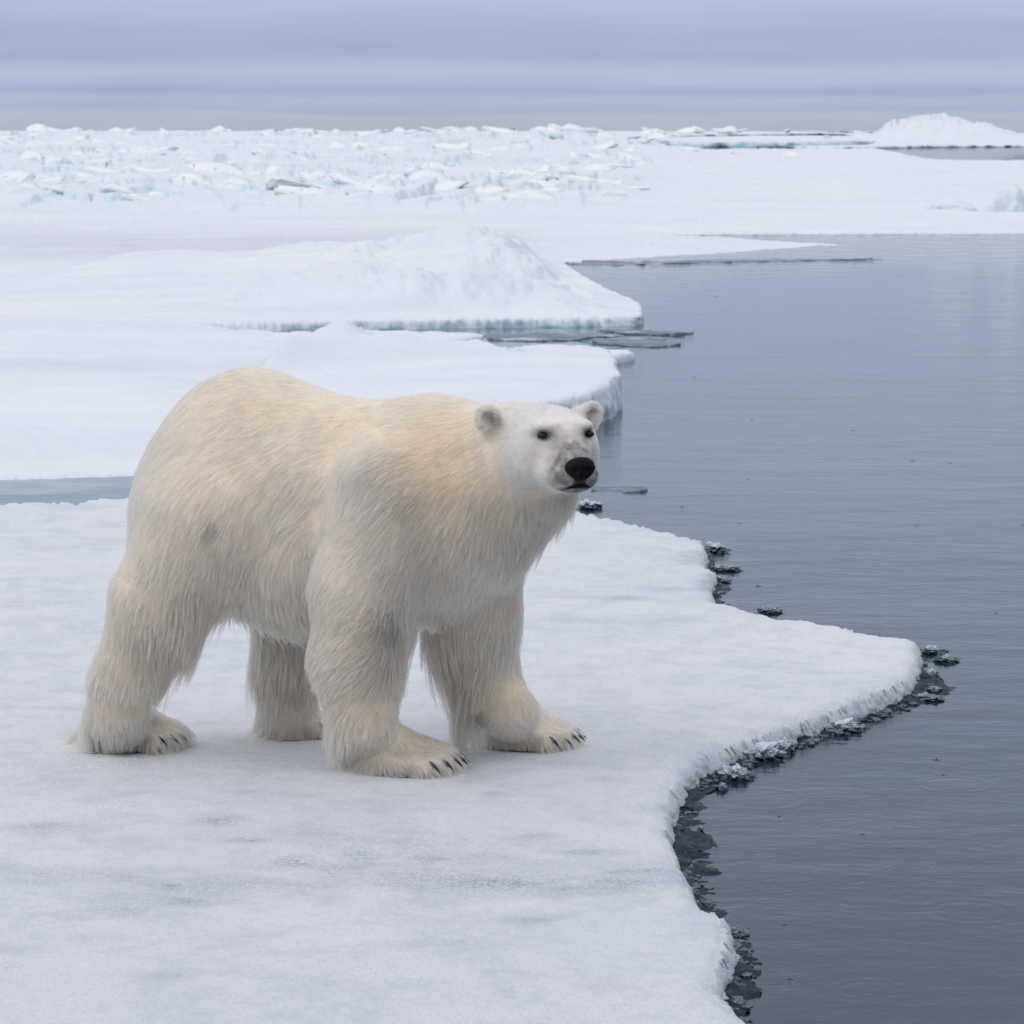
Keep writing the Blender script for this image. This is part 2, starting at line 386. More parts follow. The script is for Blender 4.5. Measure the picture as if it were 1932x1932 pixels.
# the sheet the bear stands on
near_out = [(-420, 965), (-60, 952), (120, 945), (250, 932), (420, 925), (700, 930), (900, 938), (1060, 952), (1110, 966), (1200, 986), (1290, 1008), (1318, 1012), (1330, 1032),
            (1320, 1050), (1345, 1072), (1330, 1098), (1345, 1125), (1385, 1142), (1440, 1153), (1470, 1166), (1515, 1166), (1600, 1181), (1690, 1200), (1724, 1204), (1722, 1240), (1712, 1270),
            (1640, 1305), (1560, 1335), (1480, 1358), (1400, 1390), (1340, 1412), (1290, 1440), (1268, 1480), (1256, 1520), (1252, 1560), (1268, 1600), (1290, 1650), (1318, 1700), (1362, 1716), (1372, 1760),
            (1352, 1810), (1345, 1860), (1385, 1900), (1440, 1950), (1480, 2020), (1520, 2200), (1500, 2500), (-800, 2500), (-900, 1500)]
wetspots = [(475, 1585, 45, 7, .9), (690, 1612, 60, 11, .95), (800, 1622, 50, 11, .9), (560, 1625, 50, 12, .7), (620, 1590, 130, 26, .45), (1010, 1578, 45, 7, .7), (1120, 1608, 60, 6, .7), (420, 1548, 60, 10, .5),
            (460, 1493, 40, 5, .6), (560, 1500, 60, 9, .4), (930, 1497, 22, 5, .8), (320, 1672, 22, 8, .7), (345, 1700, 60, 14, .5), (160, 1665, 60, 6, .4), (250, 1720, 90, 14, .35), (950, 1630, 120, 9, .35),
            (180, 1770, 60, 8, .4), (880, 1780, 70, 9, .35), (1230, 1525, 50, 8, .5), (1140, 1470, 60, 8, .3), (1180, 1128, 70, 5, .55), (1250, 1112, 60, 8, .5), (1300, 1055, 25, 14, .6), (1330, 1110, 30, 20, .6), (1100, 1168, 100, 6, .35),
            (1240, 1170, 90, 8, .35), (600, 1440, 130, 18, .22), (1000, 1735, 60, 9, .3), (80, 1560, 80, 10, .3), (720, 1590, 280, 40, .27), (1050, 1190, 40, 6, .3), (300, 1840, 120, 10, .25), (1130, 1860, 60, 14, .25), (60, 1130, 120, 10, .15)]
def near_wet(W):
    broad = np.clip(fbm(W * (.7, 1.5, 1) + 4, 4, 66) * 1.3 - .05, 0, .4)
    u, v = proj(W); w_ = np.zeros(len(W))
    for a, b, su, sv, am in wetspots: w_ = np.maximum(w_, am * np.exp(-((u - a) / su) ** 2 - ((v - b) / sv) ** 2))
    w_ = np.maximum(w_ * .8, broad * np.exp(-((v - 1600) / 190) ** 2))
    return w_ * np.clip(1.1 + fbm(W * (1.6, 4, 1), 3, 4), .3, 1.6)
def near_z(x, y, de):
    dip = 0
    for a_, b_, r_ in ((250, 1404, .15), (770, 1447, .17), (1000, 1403, .15), (560, 1382, .14)):
        c_ = G(a_, b_, ICE_Z); dip = dip + .012 * np.exp(-(((x - c_[0]) / (r_ * 1.25)) ** 2 + ((y - c_[1]) / r_) ** 2) ** 2)
    z = ICE_Z + .030 * fbm(p3(x * .55, y * .75), 4, 3) * np.clip(de / .3, 0, 1) + .009 * fbm(p3(x * 3, y * 4.2, 5), 4, 8) + .0035 * fbm(p3(x * 14, y * 16, 5), 3, 18)
    return z - dip
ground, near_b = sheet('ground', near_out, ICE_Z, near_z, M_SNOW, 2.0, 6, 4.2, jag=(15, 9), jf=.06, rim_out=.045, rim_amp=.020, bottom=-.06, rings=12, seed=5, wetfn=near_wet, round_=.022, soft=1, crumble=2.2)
tag(ground, kind='structure')

g2, _ = sheet('ground', [(-3600, 975), (-380, 958), (-700, 1500), (-700, 2600), (-5000, 2600)], ICE_Z, lambda x, y, de: near_z(x, y, de) - .012, M_SNOW, 20, 40, 14, jag=(8, 4), jf=.03, rings=4, seed=6)
tag(g2, kind='structure')
# middle distance: the snow plain on the left that runs back into the pack
def lumps(x, y, s, seed): return fbm(p3(x * s, y * s), 5, seed)
field_out = [(-900, 920), (-200, 912), (60, 907), (250, 901), (420, 890), (600, 850), (700, 800), (760, 740), (760, 690), (700, 655), (600, 640), (530, 632), (488, 624), (560, 617), (640, 612), (900, 560), (950, 520), (1005, 500), (1060, 497),
             (1250, 484), (1400, 476), (1520, 466), (1592, 462), (1500, 457), (1380, 452), (1250, 447), (1235, 444), (1400, 443), (1700, 442), (1932, 441), (2500, 440), (3200, 438), (3000, 312), (2200, 307), (1932, 305),
             (1800, 303), (1740, 299), (1700, 288), (1640, 278), (1560, 277), (1480, 281), (1400, 279), (1340, 283), (1290, 273), (1200, 266), (1100, 262), (1030, 262), (930, 259.5), (800, 262), (700, 258), (640, 257), (500, 253), (300, 252.5), (0, 253), (-800, 253)]
def slabs(x, y, cw=78., ch=13., seed=5):
    """broken slabs: irregular cells that widen with distance, each tipped its own way; returns relief in metres and how bare the crack below each is"""
    y_ = np.maximum(y, 20.); a = x / y_ * FPX / cw; b = 7.0 * np.log(y_) * 11. / ch
    a = a + .35 * vnoise(p3(a * .9, b * .9), 3); b = b + .35 * vnoise(p3(a * .9, b * .9, 7), 4)
    ia, ib = np.floor(a).astype(int), np.floor(b).astype(int)
    f1 = np.full(x.shape, 9.); f2 = f1.copy(); h1 = f1 * 0; t1 = f1 * 0
    for da in (-1, 0, 1):
        for db in (-1, 0, 1):
            ca, cb = ia + da, ib + db; z_ = ca * 0
            px, py = ca + .1 + .8 * hash3(ca, cb, z_, seed), cb + .1 + .8 * hash3(ca, cb, z_ + 1, seed)
            d = np.maximum(np.abs(a - px) * 1.0, np.abs(b - py)) * .6 + np.hypot(a - px, b - py) * .4
            hh = hash3(ca, cb, z_ + 2, seed) ** 1.3 + (a - px) * (hash3(ca, cb, z_ + 3, seed) - .5) * 1.3 - (b - py) * (.1 + .9 * hash3(ca, cb, z_ + 4, seed))
            tt = hash3(ca, cb, z_ + 5, seed); n = d < f1
            f2 = np.where(n, f1, np.minimum(f2, d)); f1 = np.where(n, d, f1); h1 = np.where(n, hh, h1); t1 = np.where(n, tt, t1)
    return h1 * y_ * ch / FPX * .72, sstep(.10, .0, f2 - f1), t1
def heapw(x, y):
    u, v = proj(p3(x, y, .15)); return sstep(412, 385, v + 12 * fbm(p3(u * .01, v * .02), 3, 5)) * sstep(1330, 1130, u + (v - 300) * .6 + 80 * fbm(p3(v * .03, u * .004), 2, 6))
def field_z(x, y, de):
    near_ = np.exp(-np.clip(y - 22, 0, 999) / 25)
    heap = heapw(x, y)
    z = .035 + .15 * sstep(0, 1, de / (.05 * y)) + .14 * near_ * lumps(x, y, .35, 2) * sstep(0, 2, de) + .05 * lumps(x * .5, y * .8, .12, 7)
    z = z + .09 * np.clip(1 - np.abs(lumps(x * .4, y, .3, 29)) * 3, 0, 1) * sstep(.5, 2, de)
    s1_, _, _ = slabs(x, y); s2_, _, _ = slabs(x, y, 34., 7., 9)
    big = lumps(x / y * 8, np.log(y) * 4, 1.0, 51)
    z = z + heap * ((s1_ + .5 * s2_) * np.clip(1 + 1.2 * big, .35, 2) + y * .0006) * sstep(0, .03, de / y)
    z = z + .02 * lumps(x, y, 2.4, 9) * sstep(0, .5, de)
    return np.minimum(z, 2.25 + .35 * lumps(x, y, .05, 3))
def field_blue(W):
    x, y = W[:, 0], W[:, 1]; _, c1, t1 = slabs(x, y); _, c2, t2 = slabs(x, y, 34., 7., 9)
    return heapw(x, y) * np.clip(c1 * (t1 > .5) + .8 * c2 * (t2 > .72), 0, 1) * .8
def field_wet_shade(W):
    u, v = proj(W)
    a = np.exp(-np.clip((W[:, 0] * 0 + v - 462) / 34, -9, 9) ** 2) * sstep(1150, 850, u) * .9
    return np.maximum(a, .6 * np.exp(-((v - 690) / 14) ** 2) * sstep(420, 200, u)) + .7 * np.exp(-((v - 865) / 26) ** 2) * sstep(400, 250, u) * np.clip(.5 + fbm(W * (.8, 2, 1), 3, 8), 0, 1)  # upper left band paints the shading along an edge line in the plain
field, _ = sheet('ice_field', field_out, .0, field_z, M_PACK, 3.5, 4.2, 1.7, jag=(9, 2.2), jf=.04, kv=2.2, rim_out=.03, rim_amp=.05, rings=4, seed=8, soft=1, wetfn=field_wet_shade, bluefn=field_blue)
tag(field, kind='structure')

f2, _ = sheet('ice_field', [(-5000, 935), (-800, 919), (-700, 600), (-700, 252.6), (-5000, 252.6)], .0, lambda x, y, de: field_z(x, y, de) - .02, M_PACK, 20, 30, 5, jag=(6, 1), jf=.03, kv=2.2, rings=3, seed=9)
tag(f2, kind='structure')
# snow-covered mound floe running out to a low point
crest_u = [-200, 0, 60, 180, 300, 420, 560, 700, 800, 860, 900, 930, 960, 1000, 1060, 1110, 1160, 1215]
crest_v = [498, 499, 495, 491, 487, 483, 474, 462, 458, 449, 445, 446, 463, 484, 505, 540, 562, 585]
def mound_z(x, y, de):
    yc = 50 - np.clip((x - 0) / 3., 0, 1) * 6
    u = 966 + FPX * x / 50.0 / 1.0
    uc = 966 + FPX * x / (yc * .992)
    vc = (np.interp(uc, crest_u, crest_v) + np.interp(uc + 22, crest_u, crest_v) + np.interp(uc - 22, crest_u, crest_v)) / 3; hz = P(uc, vc, yc)[:, 2]
    f_ = np.where(y < yc, np.clip((y - (yc - 12.5)) / 12.5, 0, 1) ** .5 * sstep(0, .15, (y - (yc - 12.5)) / 12.5), sstep(0, 1, np.clip((yc + 8 - y) / 8, 0, 1)))
    edge = sstep(0, 1.2, de)
    lo_ = .13 + .05 * lumps(x, y, .8, 5) * edge + .05 * edge
    r = (1 - np.abs(lumps(x, y * .6, .8, 14)) * 2.4)
    z = lo_ + np.clip(hz - .16, 0, 2) * f_ * edge * (1 + .42 * lumps(x, y * .7, .38, 77) * sstep(1, .8, f_)) + .12 * edge * np.clip(lumps(x, y * .6, .8, 79) * 3 - .1, 0, 1) * sstep(0, .3, f_) * 1.5 * sstep(-5, -2, x) - .10 * np.clip(1 - np.abs(lumps(x + y * .3, y * .5, .35, 78)) * 6, 0, 1) * edge * sstep(-4, -1, x) + .16 * np.clip(r, 0, 1) * edge * sstep(-3.5, 0, x) * sstep(0, .35, f_) * sstep(1, .75, f_) + .07 * lumps(x, y, 1.3, 6) * edge
    return z - .25 * sstep(-6.2, -8.2, x) 
mound_out = [(-120, 640), (-150, 520), (0, 500), (180, 492), (420, 482), (700, 470), (860, 462), (960, 472), (1000, 484), (1052, 498), (1085, 520), (1112, 540), (1142, 556), (1180, 572), (1207, 584), (1214, 596), (1208, 611), (1100, 615), (900, 616), (700, 620), (560, 622), (400, 625), (200, 640)]
mound, mound_b = sheet('snow_mound', mound_out, .02, mound_z, M_FAR, 3, 4.5, 1.6, jag=(8, 1.5), jf=.06, kv=2.5, rim_out=.04, rim_amp=.07, rings=5, seed=12, soft=1)
tag(mound, 'long snow mound with a rounded peak, tapering to a low point in the water', 'snow mound')

# flat topped floe with the ribbed cliff right behind the head
slab_out = [(330, 800), (345, 730), (430, 700), (560, 660), (640, 648), (720, 650), (800, 660), (900, 657), (1000, 664), (1100, 666), (1148, 661), (1157, 668), (1161, 690), (1170, 703), (1150, 722), (1110, 738), (1060, 750), (1000, 757), (930, 768), (800, 800), (600, 820), (420, 820)]
def slab_z(x, y, de):
    u, v = proj(p3(x, y, .3))
    z = .22 + .09 * sstep(-2.3, .3, x) * sstep(21, 25, y) + .07 * lumps(x, y, .5, 31) * sstep(0, 1, de) + .02 * lumps(x, y, 2.2, 33)
    for cu, cv, s_, h_ in ((665, 658, .30, .20), (625, 664, .28, .12), (440, 680, .75, .26), (560, 668, .6, .16), (700, 672, .5, .10), (780, 668, .5, .10), (860, 660, .7, .06), (960, 664, .5, .05), (1130, 664, .3, .05)):
        c = G(cu, cv, .25); z = z + h_ * np.exp(-(((x - c[0]) ** 2 + ((y - c[1]) * .75) ** 2) / s_ ** 2) ** 1.6)
    return z - .10 * sstep(-1.6, -2.6, x)
slab, slab_b = sheet('ice_floe', slab_out, .30, slab_z, M_FAR, 2.2, 4.5, 2.4, jag=(7, 3), jf=.05, kv=2, rim_out=.03, rim_amp=.07, rings=9, seed=22, soft=1, round_=.03)
tag(slab, 'flat white floe ending in a ribbed ice cliff right behind the head of the bear', 'ice floe')

# thin tongues of ice in the inlet
def flat_z(h, a=.02):
    return lambda x, y, de: h + a * lumps(x, y, 2.5, 41) + 0 * de
thin1, _ = sheet('ice_tongue', [(500, 628), (560, 624), (700, 625), (850, 628), (905, 631), (915, 637), (820, 641), (700, 642), (600, 640), (530, 634)], .10, flat_z(.12, .05), M_FAR, 2.5, 5, 1.5, jag=(5, .8), jf=.08, kv=3, rim_amp=.05, rings=4, seed=31)
tag(thin1, 'narrow white tongue of snow lying in the teal inlet', 'ice tongue')
thin2, _ = sheet('ice_tongue', [(900, 656), (1000, 655), (1110, 656), (1135, 658), (1165, 661), (1198, 665), (1170, 671), (1120, 674), (1000, 672), (900, 668)], .08, flat_z(.10, .05), M_FAR, 2.5, 5, 1.5, jag=(5, .8), jf=.08, kv=3, rim_amp=.05, rings=4, seed=33)
tag(thin2, 'small pointed ice spit just behind the top of the ribbed cliff', 'ice tongue')
def slush_sheet(name, out_, seed, zb=.018, za=.03, mat=None):
    ob, _ = sheet(name, out_, .01, lambda x, y, de: zb + za * lumps(x, y * 1.8, 2.0, seed) + 0 * de, mat or M_SLUSH2, 2.5, 3.5, .9, jag=(9, 1.2), jf=.08, kv=3, rim_out=.0, rim_amp=.02, rings=1, bottom=-.05, seed=seed, round_=.0)
    return ob
def slush2():
    m, t, p = material('thin_grey_ice'); geo = t.nodes.new('ShaderNodeNewGeometry'); pos = geo.outputs['Position']
    n = noise_node(t, 1.6, 7, .7, pos, (.8, 1.8, 1))
    t.links.new(ramp_of(t, n, [(.45, (.02, .04, .055)), (.54, (.09, .15, .18)), (.60, (.40, .47, .52)), (.72, (.62, .67, .72))]), p.inputs['Base Color']); p.inputs['Roughness'].default_value = .3
    return m
M_SLUSH2 = slush2()
for i, (o_, lb) in enumerate([([(905, 632), (1000, 628), (1100, 627), (1180, 632), (1110, 641), (1000, 645), (930, 641)], 'mottled grey thin ice in the middle of the inlet'),
                  ([(1090, 640), (1180, 634), (1240, 640), (1290, 650), (1230, 655), (1130, 650)], 'dark wet ice sliver at the mouth of the inlet'),
                  ([(1120, 624), (1200, 623), (1260, 627), (1315, 627), (1270, 632), (1180, 631)], 'long thin ice sliver off the tip of the snow mound'),
                  ([(1060, 490), (1180, 493), (1330, 490), (1500, 489), (1665, 488), (1500, 492), (1330, 495), (1180, 499), (1070, 499)], 'very long thin dark line of ice on the far water'),
                  ([(1125, 910), (1165, 910), (1222, 918), (1218, 926), (1160, 928), (1115, 924)], 'dark ice strip beside the chin of the bear')]):
    t_ = slush_sheet('thin_ice', o_, 50 + i, *((.004, .03) if i == 3 else (.0, .035) if i == 4 else (.018, .03))); tag(t_, lb, 'thin ice', 'slivers of thin ice on the water')
# shallow teal meltwater over sunken ice
def pool(out_, seed, z=.006):
    o = smooth_closed(resample(out_, 6), 2); n_ = fbm(np.stack([o[:, 0] * .03, o[:, 1] * .06, o[:, 0] * 0 + seed], 1), 4, seed)
    o[:, 1] += n_ * 3
    W = G(o[:, 0], o[:, 1], z); tri_ = geometry.delaunay_2d_cdt([Vector((x, y)) for x, y in W[:, :2].tolist()], [(i, (i + 1) % len(W)) for i in range(len(W))], [], 1, 1e-6)
    V_ = [(v.x, v.y, z) for v in tri_[0]]
    F_ = [f if (Vector(V_[f[1]]) - Vector(V_[f[0]])).cross(Vector(V_[f[2]]) - Vector(V_[f[0]])).z > 0 else f[::-1] for f in map(tuple, tri_[2])]
    ob = mesh_obj('shallow_water', V_, F_, M_POOL); tag(ob, kind='structure'); return ob
pool([(-5000, 1010), (-300, 985), (100, 965), (300, 955), (700, 950), (900, 945), (1000, 900), (900, 850), (600, 860), (250, 895), (-5000, 915)], 3)
pool([(480, 645), (480, 618), (700, 608), (1100, 607), (1180, 612), (1190, 622), (1120, 640), (1175, 655), (1000, 668), (700, 665)], 4, .003)
# beyond the field: floes on the far water, the high hummock, and the horizon ice
def far_z(h0, peaks, rough=.25):
    def fn(x, y, de):
        z = h0 + 0 * x
        for cu, d_, wpx, h_, pw__ in peaks:
            cx = (cu - 966) / FPX * d_; wx = wpx / FPX * d_
            z = z + h_ * np.clip(1 - np.abs((x - cx) / wx) ** pw__, 0, 1) * np.exp(-((y - d_) / (d_ * .09)) ** 2)
        return z + np.clip(z - h0, 0, 9) * rough * (1 - np.abs(lumps(x, y * .3, .05 * 500 / peaks[0][1], 61)) * 2) * 1.0 + .1 * lumps(x, y * .3, .08, 62) + np.clip(z - h0, 0, 2.5) * (.38 * lumps(x, y * .3, .22, 63) + .35 * np.clip(.5 - np.abs(lumps(x, y * .3, .10, 64)) * 3, -.3, 1))
    return fn
D1 = 620.
hum, _ = sheet('ice_hummock', [(1480, 276), (1560, 268), (1640, 266), (1760, 266), (1900, 267), (1990, 268), (2100, 270), (2100, 272.6), (1932, 273), (1800, 274), (1700, 275), (1600, 277)], .3,
               far_z(.35, [(1740, D1, 105, 3.3, 1.5), (1735, D1, 40, 1.2, 1.3), (1700, D1, 40, .9, 1.8), (1820, D1, 75, 2.2, 2.2), (1885, D1, 40, 1.3, 1.8), (1590, D1, 24, 2.2, 1.6), (1650, D1, 70, 1.6, 1.8), (1780, D1, 34, .7, 1.5), (1930, D1, 50, 1.0, 2)], .16), M_PACK, 4, 3.2, .45, jag=(5, .2), jf=.06, kv=6, rim_out=.2, rim_amp=.12, rings=3, seed=41, round_=.1)
tag(hum, 'high white ice hummock on the right horizon beyond the open lead', 'ice hummock')
far_list = [([(1225, 263), (1400, 260), (1560, 259), (1660, 263), (1640, 271), (1500, 273), (1350, 273.5), (1240, 271)], 'broad white far floe joining the pointed block to the right hummock'),
            ([(1540, 252.5), (1640, 252), (1932, 252), (2200, 252.5), (2300, 255), (1932, 254.5), (1700, 255), (1560, 254.5)], 'thin far ice strip behind the right hummock'),
            ([(1240, 251), (1400, 250.4), (1530, 250.4), (1610, 251), (1560, 253), (1400, 255), (1260, 255)], 'low far ice strip between the pointed block and the right hummock'),
            ([(1880, 259), (1940, 258), (2080, 258.5), (2100, 262), (1940, 262), (1900, 261)], 'low far ice strip at the right frame edge beside the hummock')]
for i, (o_, lb) in enumerate(far_list):
    fo, _ = sheet('far_floe', o_, .5, lambda x, y, de: .9 + .6 * lumps(x, y * .2, .03, 71) + 0 * de, M_PACK, 5, 6, .5, jag=(6, .15), jf=.05, kv=6, rim_out=.3, rim_amp=.4, rings=2, seed=71 + i, round_=.1)
    tag(fo, lb, 'far ice', 'far ice strips on the horizon')
# ice to the horizon on the left
hz, _ = sheet('horizon_ice', [(-5000, 254), (0, 254), (500, 254.5), (640, 258), (730, 259), (800, 262), (930, 259), (1000, 257), (1040, 262), (1300, 262), (1320, 254), (1500, 249.6), (2600, 248.4), (1200, 247.4), (0, 247.2), (-5000, 247.4)], .5,
              lambda x, y, de: np.minimum(.7 + .9 * np.clip(lumps(x, y * .2, .02, 81) + .2, 0, 1), 2.3) + 0 * de, M_PACK, 8, 8, .55, jag=(8, .15), jf=.05, kv=6, rim_out=.3, rim_amp=.5, rings=2, seed=81, round_=.1)
tag(hz, kind='structure')

# ------------------------------------------------------------------ broken blocks heaped in the pack
def block_mesh(seed, rough=.18):
    r = np.random.default_rng(seed); import bmesh
    bm = bmesh.new(); n = r.integers(9, 15)
    pts_ = r.uniform(-1, 1, (n, 3)); pts_ = pts_ / np.maximum(np.abs(pts_).max(1, keepdims=True), .2) * r.uniform(.75, 1, (n, 1)); pts_[:, 2] *= .5
    vs = [bm.verts.new(p_) for p_ in pts_]
    res = bmesh.ops.convex_hull(bm, input=vs)
    bmesh.ops.delete(bm, geom=[g for g in set(res['geom_interior']) | set(res['geom_unused']) if isinstance(g, bmesh.types.BMVert)], context='VERTS')
    bmesh.ops.bevel(bm, geom=bm.edges[:] , offset=.16, segments=2, affect='EDGES', clamp_overlap=True)
    bmesh.ops.triangulate(bm, faces=bm.faces[:])
    me = bpy.data.meshes.new('ice_block'); bm.to_mesh(me); bm.free(); me.materials.append(M_BLOCK)
    me.polygons.foreach_set('use_smooth', [True] * len(me.polygons)); return me
def block_mat():
    m, t, p = material('block_ice'); geo = t.nodes.new('ShaderNodeNewGeometry'); L = t.links
    sx = t.nodes.new('ShaderNodeSeparateXYZ'); L.new(geo.outputs['Normal'], sx.inputs[0])
    oi_ = t.nodes.new('ShaderNodeObjectInfo')
    n = noise_node(t, .5, 4, .6, geo.outputs['Position'])
    side = ramp_of(t, mathn(t, 'ADD', sx.outputs[2], mathn(t, 'MULTIPLY', mathn(t, 'SUBTRACT', n, .5), .9)), [(-.25, 1), (.25, 0)])
    blue = mixc(t, ramp_of(t, oi_.outputs['Random'], [(.35, 0), (.9, 1)]), (.84, .865, .885), (.60, .82, .86))
    L.new(mixc(t, side, (.86, .875, .89), blue), p.inputs['Base Color']); p.inputs['Roughness'].default_value = .5
    L.new(bump(t, noise_node(t, 1.5, 5, .6, geo.outputs['Position']), .5, .1), p.inputs['Normal'])
    return m
M_BLOCK = block_mat()
BM = [block_mesh(100 + i) for i in range(12)]
def put_block(u, v, wpx, hpx, label, rot=None, tilt=None, group=None, z0=None, k=0, sink=.5, name='ice_block'):
    c = G(u, v, .15)
    if c[1] > 1500 or c[1] < 0: c = P(u, v, 1500.)
    s = float(c[1]) / FPX; w_ = wpx * s / 2; h_ = hpx * s / 2
    gz = float(field_z(np.array([c[0]]), np.array([c[1]]), np.array([99.]))[0]) if z0 is None else z0
    o = bpy.data.objects.new(name, BM[k % len(BM)]); sc.collection.objects.link(o)
    o.location = (c[0], c[1], gz + h_ * (1 - 2 * sink)); o.scale = (w_, w_ * random.uniform(.6, 1.0), h_ * 2.0)
    o.rotation_euler = (tilt if tilt is not None else random.uniform(.05, .55), random.gauss(0, .11), rot if rot is not None else random.gauss(0, .6) + (math.pi if k % 2 else 0) * 0)
    tag(o, label, 'ice block', group); return o
named = [(1083, 258, 62, 30, 'pointed white ice block standing up on the horizon above the ear'),
         (1570, 268, 40, 24, 'leaning white block at the left foot of the far hummock'),
         (1300, 292, 46, 22, 'rounded thin block at the left end of the narrow dark lead'),
         (1395, 293, 60, 14, 'pale blue topped slab lying along the narrow dark lead'),
         (1490, 296, 44, 10, 'low cyan slab at the near side of the narrow dark lead'),
         (850, 287, 80, 16, 'turquoise slab near the horizon above the rump of the bear'),
         (960, 290, 110, 30, 'large yellowish stained block below the horizon'),
         (690, 266, 70, 14, 'grey blue shadowed slab on the horizon'),
         (1190, 365, 90, 12, 'flat slab lowest in the right end of the heap'),
         (1060, 340, 60, 30, 'upright block in the cluster of turquoise gaps'),
         (1010, 350, 50, 24, 'tilted block in the left of the turquoise cluster'),
         (1110, 352, 44, 24, 'broken block in the right of the turquoise cluster'),
         (640, 345, 110, 26, 'long slab with a turquoise underside in the middle of the heap'),
         (560, 370, 120, 28, 'broad slanting slab low in the middle of the heap'),
         (820, 372, 150, 26, 'wide rounded slab low in the heap left of the turquoise cluster')]
for i, (u, v, wp, hp, lb) in enumerate(named):
    put_block(u, v, wp, hp, lb, rot=random.uniform(-.5, .5), tilt=random.uniform(0, .4), k=i, sink=.45)
PACK = 'broken ice blocks heaped in the pack towards the horizon'
cnt = 0
while cnt < 225:
    t = random.random(); v = 258 + (392 - 258) * t ** 1.25
    lim = 1290 - (v - 258) * .8
    u = random.uniform(-60, lim)
    c_ = G(u, v, .15)
    if float(heapw(np.array([c_[0]]), np.array([c_[1]]))[0]) < .5: continue
    sz = 16 + 70 * t * random.random() ** 1.2 + 18 * random.random()
    put_block(u, v, sz * 1.5, sz * random.uniform(.3, .6), 'white ice block half buried in the heaped pack ice', group=PACK, k=cnt, sink=.70); cnt += 1

for i in range(60):
    u = random.uniform(-40, 1500); v = random.uniform(251.5, 257)
    o = put_block(u, v, random.uniform(14, 60), random.uniform(5, 13), 'low jagged ice block breaking the line of the horizon', group='ice blocks along the horizon', k=i, sink=.2, z0=1.2 + .3 * random.random())
# ------------------------------------------------------------------ wet edge of the near sheet
# ragged band of dark slush hugging the waterline
u_, v_ = proj(near_b[:, :3])
run = (u_ > 1080) & (u_ < 1990) & (v_ > 955) & (v_ < 2080)
idx = np.where(run)[0]
rv = []; rf = []; rows = 16
gate = np.clip(.85 + 1.6 * fbm(near_b[idx, :3] * 1.6, 3, 46), .1, 1.35)
wsp = [(1330, 1060, .05), (1340, 1110, .10), (1440, 1150, .05), (1490, 1165, .08), (1610, 1182, .0), (1724, 1215, .14), (1716, 1270, .28), (1640, 1310, .10), (1540, 1340, .10), (1400, 1390, .12), (1320, 1420, .13), (1270, 1480, .16), (1256, 1530, .17), (1268, 1600, .14), (1300, 1680, .10), (1340, 1714, .0), (1372, 1750, .06), (1350, 1830, .11), (1380, 1890, .02), (1150, 975, .0), (1250, 1000, .0)]
for n_, i in enumerate(idx):
    p_ = near_b[i, :3]; nn = near_b[i, 3:]
    ws = np.array([1 / ((u_[i] - a) ** 2 + (v_[i] - b) ** 2 + 60) ** 1.5 for a, b, _ in wsp]); wd = .52 * float((ws * np.array([c for _, _, c in wsp])).sum() / ws.sum()) * float(gate[n_])
    for r in range(rows):
        t = r / (rows - 1); q_ = p_ + nn * (-.03 + t * (wd + .09)); rv.append((q_[0], q_[1], 0))
rv = np.array(rv); t_ = np.tile(np.linspace(0, 1, rows), len(idx))
rv[:, 2] = .012 - .018 * t_ ** 2 + .022 * fbm(rv * (9, 14, 1), 4, 5, .65) + .010 * fbm(rv * 50, 2, 6)
for n_ in range(len(idx) - 1):
    if idx[n_ + 1] != idx[n_] + 1: continue
    for r in range(rows - 1): rf.append((n_*rows+r, n_*rows+r+1, (n_+1)*rows+r+1, (n_+1)*rows+r))
sl = mesh_obj('slush', rv, rf, M_SLUSH); tag(sl, 'dark wet slush hugging the broken edge of the near ice', 'slush', kind='stuff')

